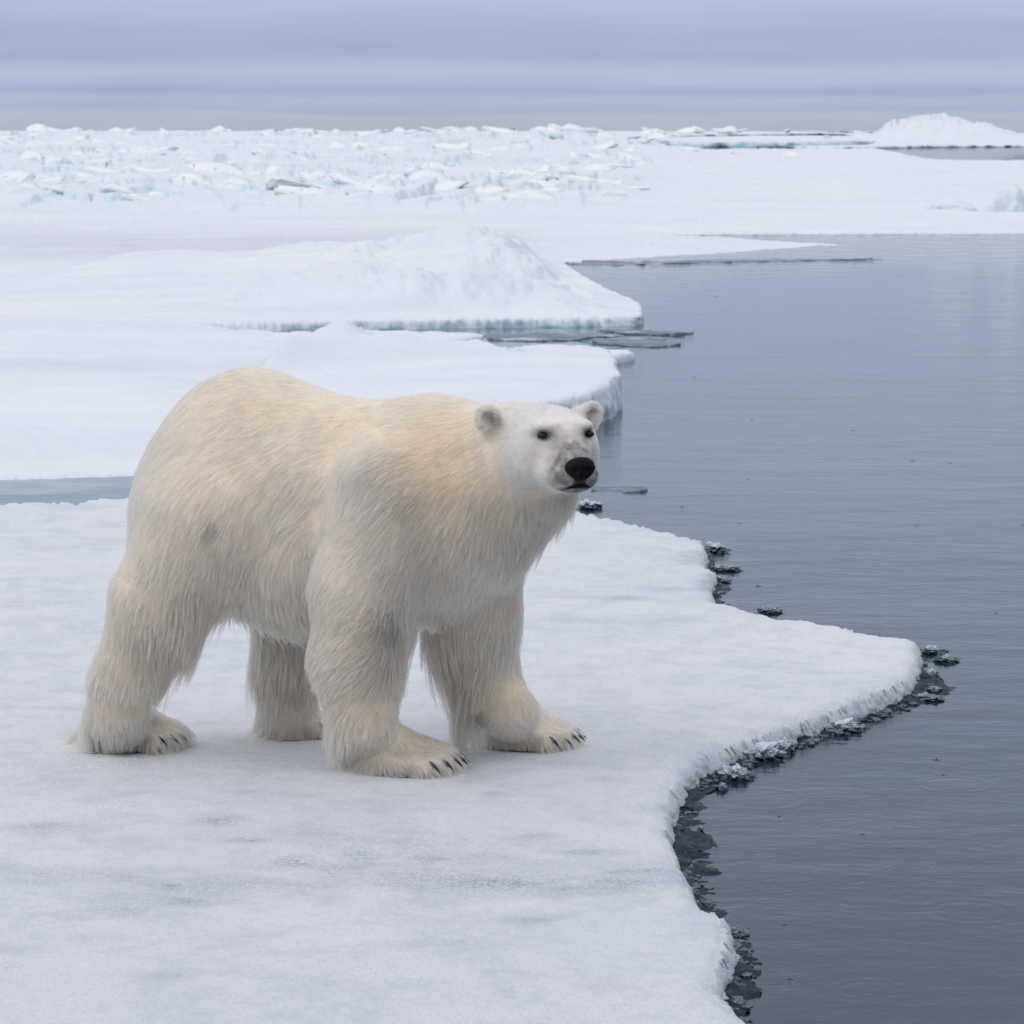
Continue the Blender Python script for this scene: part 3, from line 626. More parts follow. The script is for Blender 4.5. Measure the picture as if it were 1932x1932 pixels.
ico = None
def lump_mesh(name, seed, lx, ly, lz, sub=3, rough=.5, fr=2.2, mat=None, bend=0):
    import bmesh
    bm = bmesh.new(); bmesh.ops.create_icosphere(bm, subdivisions=sub, radius=1)
    co = np.array([v.co[:] for v in bm.verts]); F = [tuple(v.index for v in f.verts) for f in bm.faces]; bm.free()
    d = 1 + rough * fbm(co * fr + seed * 7.1, 4, seed, .6); co = co * d[:, None]
    co[:, 2] = np.where(co[:, 2] > 0, co[:, 2], co[:, 2] * .8)
    co = co * (lx, ly, lz); co[:, 1] += bend * co[:, 0] ** 2 / max(lx, 1e-6)
    co += np.stack([fbm(co * 60 + seed + i, 2, seed) for i in range(3)], 1) * .006
    return mesh_obj(name, co, F, mat or M_CHUNK, smooth=False)
chunks = [(1385, 1462, .060, .035, .030, .25, 'largest loose lump of glassy ice below the curved edge', 0), (1362, 1484, .022, .02, .012, 0, 'small dark ice bit at the lower end of the loose lump', 0),
          (1432, 1425, .075, .045, .040, .35, 'glassy ice lump frozen against the curved edge', 0), (1470, 1413, .05, .035, .028, .3, 'middle glassy lump in the chain under the curved edge', 0), (1492, 1407, .022, .02, .016, 0, 'dark ice bit at the right end of the chain of lumps', 0),
          (1582, 1373, .085, .05, .030, .15, 'clear glassy ice lump under the long front edge', 0), (1652, 1331, .05, .03, .012, .3, 'thin ice flake against the long front edge', 0),
          (1757, 1273, .030, .022, .020, 0, 'small crystal lump floating off the pointed corner', 0), (1762, 1300, .032, .03, .010, 0, 'dark ice knob off the pointed corner', 0), (1750, 1314, .06, .04, .010, .1, 'dark flat ice knob lowest off the pointed corner', 0),
          (1752, 1228, .075, .03, .018, -.2, 'curved arm of dark ice reaching out from the pointed corner', -.3), (1785, 1243, .05, .03, .016, -.6, 'crystal tipped end of the dark ice arm', 0),
          (1112, 955, .07, .06, .030, .1, 'spiky snow topped bit of ice under the chin', 0),
          (1350, 1035, .055, .07, .028, .3, 'jagged ice shard on the far notch of the near ice', 0), (1372, 1072, .07, .045, .018, .2, 'pointed glassy ice spike on the far notch', 0), (1352, 1092, .06, .05, .014, .2, 'dark wet ice knob beneath the pointed spike', 0),
          (1452, 1150, .05, .05, .015, .1, 'small snowy ice crumb on the far edge', 0), (1322, 1564, .012, .012, .014, 0, 'tiny dark ice nub in the water below the curved edge', 0),
          (1372, 1780, .03, .05, .012, .1, 'dark wet ice bit on the lower right edge', 0), (1375, 1820, .022, .03, .012, .1, 'dark round ice bit near the lowest edge', 0), (1392, 1755, .03, .03, .010, 0, 'dark ice flake beside the lower right corner', 0)]
for i, (u, v, lx, ly, lz, rz, lb, bd) in enumerate(chunks):
    o = lump_mesh('ice_chunk', 200 + i, lx, ly * 1.6, lz * 1.05, 4 if lx > .04 else 3, 1.0, 3.4, bend=bd)
    c = G(u, v, .01); o.location = (c[0], c[1], .006); o.rotation_euler = (0, 0, rz); tag(o, lb, 'ice chunk', 'loose ice chunks along the near edge')
for i, (u, v, wp, hp, lb) in enumerate([(1905, 405, 74, 46, 'tall lump of snow at the right frame edge'), (1800, 403, 100, 24, 'low snow heap left of the tall lump at the right edge')]):
    c = G(u, v, .15); s_ = float(c[1]) / FPX
    o = lump_mesh('snow_heap', 300 + i, wp * s_ / 2, wp * s_ / 2, hp * s_, 4, .55, 1.7, M_FAR); o.data.polygons.foreach_set('use_smooth', [True] * len(o.data.polygons))
    o.location = (c[0], c[1], .15); tag(o, lb, 'snow heap')
# crumbs too many to count
cv_ = []; cf_ = []; import bmesh
bm = bmesh.new(); bmesh.ops.create_icosphere(bm, subdivisions=1, radius=1); ic = np.array([v.co[:] for v in bm.verts]); icf = np.array([[v.index for v in f.verts] for f in bm.faces]); bm.free()
okc = idx[gate > .55]
for j in range(3000):
    i = okc[RNG.integers(len(okc))]; p_ = near_b[i, :3] + near_b[i, 3:] * (abs(RNG.normal(0, .034)) + .008); s = .003 + .013 * RNG.random() ** 3
    if v_[i] < 1290 and u_[i] > 1490: s *= .6
    cv_.append(ic * RNG.uniform(.6, 1.3, (12, 1)) * (s * RNG.uniform(1, 2), s * RNG.uniform(1, 2), s * .8) + (p_[0], p_[1], .002)); cf_.append(icf + 12 * j)
cr_ = mesh_obj('ice_crumbs', np.concatenate(cv_), np.concatenate(cf_), M_CHUNK, smooth=False); tag(cr_, 'fine ice crumbs floating along the broken edge', 'ice crumbs', kind='stuff')

# raindrop splashes: a dimple rim with a little jet
def splash_mesh():
    vs = []; fs = []; nu = 16; prof = [(1.0, -.3), (.9, .10), (.72, .16), (.5, -.05), (.16, -.02), (.10, .25), (.07, .8), (.10, 1.0), (.0, 1.12)]
    for r, z in prof:
        for i in range(nu): a = 2 * math.pi * i / nu; vs.append((r * math.cos(a), r * math.sin(a), z))
    for j in range(len(prof) - 1):
        for i in range(nu): fs.append((j*nu+i, j*nu+(i+1) % nu, (j+1)*nu+(i+1) % nu, (j+1)*nu+i))
    return vs, fs
sv, sf = splash_mesh(); m_sp, t_sp, p_sp = material('drop_water'); p_sp.inputs['Base Color'].default_value = (.012, .02, .028, 1); p_sp.inputs['Roughness'].default_value = .05; p_sp.inputs['IOR'].default_value = 1.33
sp0 = None
spl = [(1430, 1106, 8, .6), (1722, 869, 6, .4), (1792, 874, 5, .3), (1767, 1433, 9, .6), (1780, 1462, 4, .4), (1627, 1574, 5, .3), (1480, 1745, 4, .3), (1490, 1847, 6, .2), (1520, 1300, 3, .3), (1410, 905, 3, .4), (1287, 956, 5, .3), (1395, 987, 4, .3), (1625, 991, 3, .4),
       (1730, 992, 4, .3), (1418, 791, 3, .5), (1610, 812, 4, .4), (1880, 1157, 4, .3), (1550, 1190, 3, .3), (1930, 990, 5, .3), (1470, 1540, 4, .2), (1700, 1600, 3, .4), (1255, 640, 6, .5), (1310, 712, 4, .5), (1352, 560, 4, .5)]
for i, (u, v, rp, jet) in enumerate(spl):
    c = G(u, v, 0.); r = rp / FPX * float(np.linalg.norm(c))
    if sp0 is None: o = sp0 = mesh_obj('rain_splash', sv, sf, m_sp)
    else: o = sp0.copy(); sc.collection.objects.link(o)
    o.location = (c[0], c[1], .001); o.scale = (r, r, r * .75 * jet * .5 + .001)
    tag(o, 'tiny raindrop splash on the grey water', 'splash', 'raindrop splashes on the open water')
# ------------------------------------------------------------------ the bear
# Skeleton points are given where the photograph shows them plus a real distance y, the surface is grown from them in 3-D.
HD = np.array([.947, -.32, 0.]); LT = np.array([.32, .947, 0.]); UP = np.array([0, 0, 1.])
prims = []
def cone(a, b, ra, rb, k=.06): prims.append(('c', np.array(a), np.array(b), ra, rb, k))
def ell(c, r, k=.06, ax=None): prims.append(('e', np.array(c), np.array(r, float), np.array(ax if ax is not None else (HD, LT, UP)), k))
def carve(c, r, k=.02, ax=None): prims.append(('s', np.array(c), np.array(r, float), np.array(ax if ax is not None else (HD, LT, UP)), k))
# trunk
ell(P(800, 927, 11.14), (.37, .28, .345), .1)
ell(P(615, 942, 11.30), (.46, .31, .385), .1)
ell(P(480, 908, 11.42), (.39, .31, .42), .1)
ell(P(585, 1040, 11.27), (.40, .27, .27), .08)
# near hind leg
ell(P(415, 960, 11.36), (.33, .29, .33), .1)
cone(P(385, 1000, 11.24), P(300, 1130, 11.19), .245, .165, .09)
cone(P(300, 1130, 11.22), P(235, 1270, 11.20), .165, .104, .06)
cone(P(235, 1270, 11.20), P(224, 1345, 11.24), .104, .096, .05)
# near front leg
cone(P(755, 930, 10.97), P(690, 1110, 10.88), .235, .182, .075)
cone(P(690, 1110, 10.90), P(670, 1230, 10.88), .182, .150, .06)
cone(P(670, 1230, 10.88), P(684, 1350, 10.88), .148, .108, .05)
# far front leg
cone(P(890, 1010, 11.2), P(893, 1150, 11.25), .2, .165, .08)
cone(P(893, 1150, 11.25), P(925, 1280, 11.26), .16, .105, .05)
cone(P(925, 1280, 11.26), P(964, 1345, 11.22), .10, .082, .04)
# far hind leg
cone(P(560, 1040, 11.58), P(545, 1220, 11.6), .22, .12, .07)
cone(P(545, 1220, 11.6), P(545, 1350, 11.6), .115, .10, .05)
# breast and neck
ell(P(880, 960, 11.0), (.22, .25, .27), .1)
ell(P(835, 1075, 11.08), (.17, .2, .15), .1)
AL = math.radians(20)
FW = np.array([math.sin(AL), -math.cos(AL), 0.]); LH = np.array([math.cos(AL), math.sin(AL), 0.])
C0 = P(1026, 838, 10.80)
def H(f, l, u): return C0 + FW * f + LH * l + UP * u
HAX = (FW, LH, UP)
cone(P(850, 905, 11.1), P(965, 872, 10.95), .27, .195, .1)
cone(P(965, 872, 10.95), H(-.03, 0, -.03), .19, .15, .08)
cone(P(905, 975, 11.0), P(1010, 910, 10.9), .21, .13, .08)
# skull, brow, cheeks, muzzle, jaw
ell(H(.04, 0, .0), (.20, .168, .138), .04, HAX)
ell(H(.15, 0, .035), (.10, .115, .075), .04, HAX)
for s in (-1, 1):
    ell(H(.045, s * .085, -.055), (.125, .082, .088), .05, HAX)
    ell(H(.19, s * .062, .082), (.045, .042, .016), .03, HAX)
    cone(H(.20, s * .045, -.075), H(.305, s * .036, -.082), .052, .046, .025)
cone(H(.15, 0, .0), H(.305, 0, -.04), .086, .066, .03)
cone(H(.10, 0, -.085), H(.285, 0, -.103), .075, .040, .03)
for s in (-1, 1):
    carve(H(.243, s * .086, .054), (.028, .022, .014), .018, HAX)
# ears: cupped discs on a fleshy base
for s in (-1, 1):
    cone(H(-.02, s * .105, .035), H(-.038, s * .165, .078), .065, .038, .035)
    b = H(-.035, s * .172, .078); t = H(-.045, s * .205, .108)
    axu = (t - b) / np.linalg.norm(t - b)
    axf = FW * .95 + LH * s * .25; axf = axf - axu * axf.dot(axu); axf /= np.linalg.norm(axf)
    axl = np.cross(axu, axf)
    ec = (b + t) / 2
    ell(ec, (.024, .041, .048), .018, (axf, axl, axu))
    carve(ec + axf * .024 + axu * .004, (.026, .026, .033), .012, (axf, axl, axu))
# paws: pad + toes
def paw(c, hd, ln, wd, h, toes=5, spread=.5, heel=.0):
    """c: centre on the ice, hd: heading of the foot"""
    hd = np.array(hd, float); hd /= np.linalg.norm(hd); lt = np.array([-hd[1], hd[0], 0.])
    ell(c + UP * h * .45, (ln * .5, wd * .52, h * .62), .04, (hd, lt, UP))
    if heel: ell(c - hd * (ln * .5) + UP * h * .45, (heel, wd * .36, h * .5), .04, (hd, lt, UP))
    out = []
    for i in range(toes):
        q = (i / (toes - 1) - .5) * 2
        base = c + hd * (ln * .28) + lt * q * wd * .34
        dirn = hd + lt * q * .22; dirn /= np.linalg.norm(dirn)
        tip = c + hd * (ln * (.52 - .08 * q * q)) + lt * q * wd * .41
        r = .030 - .004 * abs(q)
        cone(base + UP * (h * .5), tip + UP * (r + .008), r * 1.12, r, .012)
        out.append((tip + dirn * r * .82 + UP * (r + .012), dirn))
    return out
claws = []
gp = lambda u, v: G(u, v, ICE_Z)
claws += [('near_hind', c) for c in paw(gp(255, 1405), (.93, -.37, 0), .32, .22, .078, heel=.06)]
claws += [('near_front', c) for c in paw(gp(760, 1450), (.90, -.43, 0), .35, .25, .078)]
claws += [('far_front', c) for c in paw(gp(993, 1404), (.88, -.47, 0), .32, .235, .076)]
claws += [('far_hind', c) for c in paw(gp(558, 1381), (.93, -.30, 0), .26, .17, .08)]
# ankles meet the paws
cone(P(224, 1345, 11.24), gp(226, 1402) + UP * .09, .096, .088, .06)
cone(P(684, 1350, 10.88), gp(700, 1444) + UP * .09, .108, .090, .06)
cone(P(964, 1345, 11.22), gp(974, 1400) + UP * .09, .080, .076, .06)
cone(P(545, 1350, 11.6), gp(552, 1380) + UP * .05, .10, .075, .04)
for a_, b_, r_ in ((224, 1404, .112), (708, 1447, .128), (976, 1403, .10), (552, 1382, .10)):
    ell(gp(a_, b_) + UP * .028, (r_, r_ * .95, .058), .07)
# insteps
cone(gp(240, 1400) + UP * .08, gp(306, 1404) + UP * .04, .078, .050, .07)
cone(gp(728, 1444) + UP * .075, gp(822, 1446) + UP * .035, .082, .044, .07)
cone(gp(980, 1400) + UP * .075, gp(1046, 1402) + UP * .035, .072, .044, .07)

def sd_prim(pr, p):
    if pr[0] == 'c':
        _, a, b, ra, rb, k = pr
        ba = b - a; L2 = ba.dot(ba); t = np.clip((p - a) @ ba / L2, 0, 1)
        return np.linalg.norm(p - a - t[:, None] * ba, axis=1) - (ra + (rb - ra) * t)
    _, c, r, ax, k = pr
    q = (p - c) @ ax.T
    k0 = np.linalg.norm(q / r, axis=1); k1 = np.linalg.norm(q / (r * r), axis=1)
    return k0 * (k0 - 1) / np.maximum(k1, 1e-6)
def sdf(p):
    d = np.full(len(p), 9.0)
    for pr in prims:
        e = sd_prim(pr, p); k = pr[-1]
        if pr[0] == 's':
            h = np.clip(.5 - .5 * (d + e) / k, 0, 1); d = d + (-e - d) * h + k * h * (1 - h)
        else:
            h = np.clip(.5 + .5 * (e - d) / k, 0, 1); d = e + (d - e) * h - k * h * (1 - h)
    return np.maximum(d, ICE_Z - .004 - p[:, 2])
def sdgrad(p, e=.003):
    g = np.stack([sdf(p + np.eye(3)[i] * e) - sdf(p - np.eye(3)[i] * e) for i in range(3)], 1)
    return g / np.maximum(np.linalg.norm(g, axis=1, keepdims=True), 1e-9)

def polygonize(lo, hi, hstep, B=6):
    n = (np.ceil((hi - lo) / (hstep * B)).astype(int)) * B + 1
    V = np.full(n, 1.0, np.float32)
    nb = (n - 1) // B
    bi = np.stack(np.meshgrid(*[np.arange(m) for m in nb], indexing='ij'), -1).reshape(-1, 3)
    cen = lo + (bi + .5) * B * hstep
    dc = sdf(cen); act = bi[np.abs(dc) < B * hstep * 1.25 + .02]; inn = bi[dc <= -(B * hstep * 1.25 + .02)]
    for b in inn: V[b[0]*B:b[0]*B+B+1, b[1]*B:b[1]*B+B+1, b[2]*B:b[2]*B+B+1] = -1
    loc = np.stack(np.meshgrid(*[np.arange(B + 1)] * 3, indexing='ij'), -1).reshape(-1, 3)
    for i in range(0, len(act), 400):
        ch = act[i:i+400]; idx = (ch[:, None, :] * B + loc[None]).reshape(-1, 3)
        V[idx[:, 0], idx[:, 1], idx[:, 2]] = sdf(lo + idx * hstep)
    ins = V < 0
    c8 = sum(ins[a:n[0]-1+a, b:n[1]-1+b, c:n[2]-1+c].astype(np.int8) for a in (0,1) for b in (0,1) for c in (0,1))
    cells = np.argwhere((c8 > 0) & (c8 < 8))
    cid = np.full(n - 1, -1, np.int64); cid[tuple(cells.T)] = np.arange(len(cells))
    acc = np.zeros((len(cells), 3)); cnt = np.zeros(len(cells))
    for ax_ in range(3):
        o1, o2 = [i for i in range(3) if i != ax_]
        for a in (0, 1):
            for b in (0, 1):
                s = cells.copy(); s[:, o1] += a; s[:, o2] += b; e = s.copy(); e[:, ax_] += 1
                v0 = V[tuple(s.T)]; v1 = V[tuple(e.T)]; m = (v0 < 0) != (v1 < 0)
                t = np.where(m, v0 / np.where(m, v0 - v1, 1), 0)
                q = s.astype(float); q[:, ax_] += t; acc[m] += q[m]; cnt[m] += 1
    vs = lo + acc / cnt[:, None] * hstep
    quads = []
    for ax_ in range(3):
        o1, o2 = (ax_ + 1) % 3, (ax_ + 2) % 3
        A = [slice(None)] * 3; Bs = [slice(None)] * 3; A[ax_] = slice(0, -1); Bs[ax_] = slice(1, None)
        m = ins[tuple(A)] != ins[tuple(Bs)]; e = np.argwhere(m)
        e = e[(e[:, o1] > 0) & (e[:, o2] > 0) & (e[:, o1] < n[o1]-1) & (e[:, o2] < n[o2]-1)]
        fl = ins[tuple(e.T)]
        def cc(d1, d2):
            q = e.copy(); q[:, o1] += d1; q[:, o2] += d2; return cid[tuple(q.T)]
        Q = np.stack([cc(-1, -1), cc(0, -1), cc(0, 0), cc(-1, 0)], 1)
        Q[~fl] = Q[~fl][:, ::-1]; quads.append(Q[(Q >= 0).all(1)])
    Q = np.concatenate(quads)
    for _ in range(2):
        g = sdgrad(vs); vs = vs - g * np.clip(sdf(vs), -.01, .01)[:, None] * .9
    return vs, Q
lo = np.array([-1.75, 10.2, .06]); hi = np.array([.45, 12.05, 1.85])
bv, bq = polygonize(lo, hi, .0085)
bear = bpy.data.objects.new('polar_bear', None); sc.collection.objects.link(bear)
bear.empty_display_size = .3
bear.location = (float(G(560, 1420, ICE_Z)[0]), 11.25, ICE_Z)
tag(bear, 'cream white polar bear standing on the near ice, head turned to the viewer', 'polar bear')
BL = np.array(bear.location)
gu, gv = None, None

# coat colour by place on the body (dirt, thin fur over dark skin, yellowed guard hair, painted crease shade): u, v, y, radius, colour, amount
CREAM = np.array((.96, .815, .62)); PALE = np.array((.96, .86, .71))
blobs = [  # centre point, sigma, colour, weight
    (P(830, 880, 10.85), .16, (.88, .65, .37), .6), (P(880, 980, 10.8), .12, (.82, .68, .49), .45),
    (P(500, 720, 11.4), .30, (.95, .82, .60), .6), (P(780, 770, 11.1), .22, (.95, .80, .57), .6),
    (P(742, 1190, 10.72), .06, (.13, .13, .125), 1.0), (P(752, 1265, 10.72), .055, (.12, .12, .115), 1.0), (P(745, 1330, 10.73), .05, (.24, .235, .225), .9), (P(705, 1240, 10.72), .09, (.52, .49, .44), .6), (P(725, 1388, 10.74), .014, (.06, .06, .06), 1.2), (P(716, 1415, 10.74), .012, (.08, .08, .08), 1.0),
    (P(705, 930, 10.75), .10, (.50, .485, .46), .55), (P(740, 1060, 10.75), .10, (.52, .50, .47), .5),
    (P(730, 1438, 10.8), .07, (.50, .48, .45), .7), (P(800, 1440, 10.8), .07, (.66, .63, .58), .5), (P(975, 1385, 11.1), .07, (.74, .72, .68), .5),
    (P(402, 1000, 11.0), .022, (.22, .22, .22), .7), (P(330, 1200, 11.0), .10, (.74, .68, .60), .4), (P(390, 1170, 11.05), .08, (.70, .55, .40), .5),  # small dark blob paints the shade in the crease between thigh and belly
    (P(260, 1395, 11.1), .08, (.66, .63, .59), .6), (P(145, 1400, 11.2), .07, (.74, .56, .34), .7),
    (P(560, 1320, 11.5), .15, (.70, .60, .48), .55), (P(900, 1250, 11.1), .14, (.78, .70, .58), .45), (P(900, 1080, 10.95), .10, (.90, .87, .80), .6),
    (P(985, 1250, 11.1), .07, (.86, .84, .79), .6), (P(560, 1080, 11.0), .18, (.92, .84, .72), .4)]
def coat(p):
    n1 = fbm(p * 3.1, 3, 5)[:, None]; n2_ = fbm(p * 11, 3, 9)[:, None]
    col = CREAM + (PALE - CREAM) * np.clip(.35 + n1 * .8, 0, 1)
    hi_ = np.clip((p[:, 2:3] - .75) / .5, 0, 1)
    col = col * (1 - .35 * (1 - hi_)) + PALE * .97 * .35 * (1 - hi_)
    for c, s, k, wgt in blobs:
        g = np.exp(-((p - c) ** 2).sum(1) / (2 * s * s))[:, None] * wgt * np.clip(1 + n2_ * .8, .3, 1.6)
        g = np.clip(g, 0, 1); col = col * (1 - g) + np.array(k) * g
    q = (p - C0) @ np.array([FW, LH, UP]).T
    # face: whiter, grey about the muzzle and the eyes
    hm = (sstep(-.15, .16, q[:, 0] + .5 * np.clip(q[:, 2], -.2, .0)) * sstep(-.26, -.14, q[:, 2]) * (np.linalg.norm(q, axis=1) < .5))[:, None]
    col = col * (1 - hm * .92) + np.array((.94, .905, .845)) * hm * .92
    top = (sstep(.06, .13, q[:, 2]) * (np.linalg.norm(q, axis=1) < .35))[:, None] * .5
    col = col * (1 - top) + np.array((.93, .88, .79)) * top
    mz = (sstep(.215, .32, q[:, 0]) * (np.linalg.norm(q - np.array((.33, 0, -.06)), axis=1) < .17))[:, None] * np.clip(.78 + fbm(p * 45, 2, 3)[:, None] * .5, .3, .95)
    col = col * (1 - mz) + np.array((.15, .147, .142)) * mz
    wr = np.clip(np.sin((q[:, 0] * 1.0 - q[:, 2] * .9 + .012 * fbm(p * 30, 2, 71) + 2.2 * q[:, 1] ** 2) * 420) * 2.2 + 2.4 * fbm(p * 34, 3, 72) - .5, 0, 1)
    wr = wr * np.exp(-((q[:, 0] - .305) / .04) ** 2) * sstep(.075, .03, np.abs(q[:, 1])) * sstep(-.06, -.02, q[:, 2]) * sstep(.07, .035, q[:, 2]) * .95
    col = col * (1 - wr[:, None]) + np.array((.13, .125, .12)) * wr[:, None]  # wrinkle creases: their shade painted as dark lines across the muzzle
    for s in (-1, 1):
        e = np.array((.232, s * .088, .054)); d = q - e
        g = np.exp(-((d[:, 0] / .04) ** 2 + (d[:, 1] / .037) ** 2 + (d[:, 2] / .0165) ** 2) ** 1.5)[:, None] * .97
        col = col * (1 - g) + np.array((.025, .022, .02)) * g
        g = np.exp(-((d[:, 0] / .06) ** 2 + (d[:, 1] / .045) ** 2 + ((d[:, 2] - .008) / .028) ** 2))[:, None] * .55
        col = col * (1 - g) + np.array((.14, .135, .13)) * g
        d = q - np.array((.262, s * .064, .040)); g = np.exp(-((d / .026) ** 2).sum(1))[:, None] * .55
        col = col * (1 - g) + np.array((.22, .21, .2)) * g
        ec_ = np.array((-.005, s * .172, .082)); d = q - ec_
        g = np.exp(-((d[:, 0] / .05) ** 2 + (d[:, 1] / .021) ** 2 + (d[:, 2] / .032) ** 2))[:, None] * .9
        col = col * (1 - g) + np.array((.07, .065, .06)) * g
    ph_ = (sstep(.027, .018, np.abs(q[:, 1])) * sstep(-.125, -.115, q[:, 2]) * sstep(-.07, -.08, q[:, 2]) * sstep(.26, .29, q[:, 0]))[:, None] * .92
    col = col * (1 - ph_) + np.array((.02, .02, .023)) * ph_
    lip = np.exp(-((q[:, 2] + .104 + .02 * np.abs(q[:, 1]) / .05) / .010) ** 2) * sstep(.25, .29, q[:, 0]) * (np.abs(q[:, 1]) < .06)
    col = col * (1 - lip[:, None] * .9) + np.array((.03, .03, .035)) * lip[:, None] * .9
    wz = sstep(1.0, .55, p[:, 2:3]) * (1 - hm)                # lower coat: warm tone of its shade painted into the colour
    col = col * (1 - wz * (1 - np.array((1.0, .965, .905))))
    ft = sstep(.20, .11, p[:, 2:3] - ICE_Z) * (.7 + .3 * n2_)
    col = col * (1 - ft * .75) + np.array((.78, .73, .63)) * ft * .75
    return np.clip(col, .01, .96)

mb, nb_, pb = material('bear_skin')
at_ = nb_.nodes.new('ShaderNodeAttribute'); at_.attribute_name = 'coat'
nb_.links.new(mixc(nb_, 1.0, at_.outputs['Color'], (.9, .84, .78), 'MULTIPLY'), pb.inputs['Base Color']); pb.inputs['Roughness'].default_value = .8  # coat colour darkened to paint the shade between the strands
bv2, bn = bv, sdgrad(bv)
body = mesh_obj('body', bv - BL, bq, mb, bear)
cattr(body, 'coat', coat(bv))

# guides: where (u, v, y), which way the hair runs in the picture (right, down) and in depth, length, lift
guides = [
 (600,740,11.2,-1,-.30,.3,.045,.25),(500,715,11.4,-1,-.25,.3,.045,.25),(420,760,11.3,-1,.15,.2,.045,.25),(330,830,11.3,-.8,.7,.1,.05,.3),
 (285,900,11.35,-.7,.8,.2,.05,.26),(250,980,11.35,-.55,.9,.2,.055,.28),(450,850,11.1,-1,.25,0,.045,.22),(560,830,11.0,-1,.15,0,.045,.22),
 (680,830,10.9,-1,.25,0,.045,.22),(560,930,10.95,-.9,.55,0,.05,.22),(680,930,10.85,-.8,.65,0,.05,.22),(400,950,11.05,-.65,.8,0,.05,.22),
 (480,1000,11.0,-.55,.85,0,.05,.22),(340,1050,11.0,-.55,.85,0,.055,.25),(250,1100,11.1,-.5,.9,0,.05,.26),(420,1100,11.05,-.3,1,0,.06,.3),
 (600,1080,10.98,-.2,1,0,.055,.22),(520,1150,11.0,.05,1,0,.06,.35),(640,1150,11.0,0,1,0,.06,.3),(600,1190,11.2,0,1,0,.06,.35),
 (760,780,11.0,-1,-.05,.2,.045,.28),(850,790,10.95,-1,.0,.2,.045,.28),(780,860,10.85,-1,.25,0,.045,.22),(850,880,10.8,-.95,.35,0,.045,.26),
 (820,960,10.78,-.8,.7,0,.05,.28),(740,1020,10.75,-.75,.7,0,.05,.25),(680,1080,10.75,-.8,.65,0,.05,.25),(900,870,10.75,-1,.35,.1,.045,.26),
 (930,940,10.75,-.6,.85,0,.055,.3),(1000,980,10.75,-.15,1,0,.06,.4),(1050,970,10.75,.05,1,0,.065,.45),(900,1010,10.75,-.4,1,0,.06,.3),
 (960,1030,10.8,.15,1,0,.06,.4),(860,1080,10.85,-.2,1,0,.055,.25),(930,1090,10.95,.3,.9,0,.05,.22),(1010,900,10.72,-.6,.8,0,.035,.25),
 (620,1200,10.8,-.75,.65,0,.05,.28),(700,1180,10.7,-.85,.5,0,.045,.2),(760,1180,10.75,.1,1,0,.065,.4),(770,1240,10.8,.35,.95,0,.06,.4),
 (620,1300,10.8,-.85,.6,0,.055,.3),(680,1260,10.7,-1,.35,0,.04,.2),(700,1310,10.7,-.95,.45,0,.035,.2),(740,1300,10.7,-.8,.55,0,.035,.2),(720,1240,10.7,-.95,.4,0,.035,.2),(765,1350,10.8,.1,1,0,.035,.2),
 (630,1380,10.8,-.5,.9,0,.05,.3),(640,1425,10.8,-.4,.9,0,.04,.3),(700,1400,10.75,-.2,1,0,.028,.2),(740,1410,10.75,.5,.9,0,.03,.22),(780,1415,10.75,.9,.45,-.2,.029,.24),(660,1445,10.8,-.5,.9,-.2,.06,.3),
 (800,1420,10.8,.9,.35,-.3,.03,.25),(840,1440,10.75,.9,.4,-.3,.03,.3),(740,1450,10.7,.4,.8,-.4,.035,.3),
 (850,1150,11.1,-.3,1,0,.06,.3),(900,1180,11.1,-.15,1,0,.05,.25),(980,1150,11.2,.3,1,0,.05,.35),(985,1260,11.2,.2,1,0,.04,.25),
 (830,1220,11.2,-.25,1,0,.09,.35),(860,1290,11.2,-.15,1,.1,.11,.4),(905,1280,11.15,-.35,1,0,.05,.28),(950,1300,11.1,-.1,1,0,.03,.2),
 (960,1350,11.1,.3,1,0,.029,.22),(985,1370,11.1,.8,.6,-.2,.029,.22),(925,1380,11.15,-.5,.8,0,.022,.25),(915,1345,11.15,-.4,1,0,.028,.25),(1010,1370,11.1,.9,.5,-.3,.028,.2),(1060,1390,11.0,.9,.35,-.3,.028,.25),(980,1405,11.05,.5,.7,-.4,.035,.3),
 (230,1200,11.1,-.4,1,0,.055,.3),(300,1180,11.0,-.3,1,0,.055,.28),(370,1150,11.05,.1,1,0,.075,.4),(330,1250,11.1,.2,1,0,.075,.42),
 (180,1280,11.2,-.5,1,0,.045,.3),(250,1280,11.05,-.25,1,0,.042,.24),(190,1350,11.15,-.5,.85,0,.035,.25),(270,1340,11.1,.35,1,0,.03,.2),(240,1370,11.1,.3,1,-.2,.03,.22),(290,1372,11.1,.8,.6,-.2,.03,.24),
 (160,1390,11.25,-1,.3,0,.08,.3),(220,1390,11.1,-.1,1,-.3,.035,.25),(290,1385,11.05,.9,.35,-.3,.03,.25),(330,1395,11.0,.9,.35,-.3,.03,.25),(200,1410,11.1,-.5,.8,-.3,.06,.3),
 (500,1220,11.5,-.15,1,0,.07,.35),(560,1250,11.45,0,1,0,.06,.28),(500,1320,11.5,-.2,1,0,.055,.3),(560,1350,11.5,.1,1,0,.03,.22),(490,1375,11.5,-.9,.4,-.1,.05,.3)]
gpos = np.array([P(g[0], g[1], g[2]) for g in guides]); gdir = np.array([(g[3], g[5], -g[4]) for g in guides], float)
gdir /= np.linalg.norm(gdir, axis=1, keepdims=True); glen = np.array([g[6] for g in guides]); glift = np.array([g[7] for g in guides])
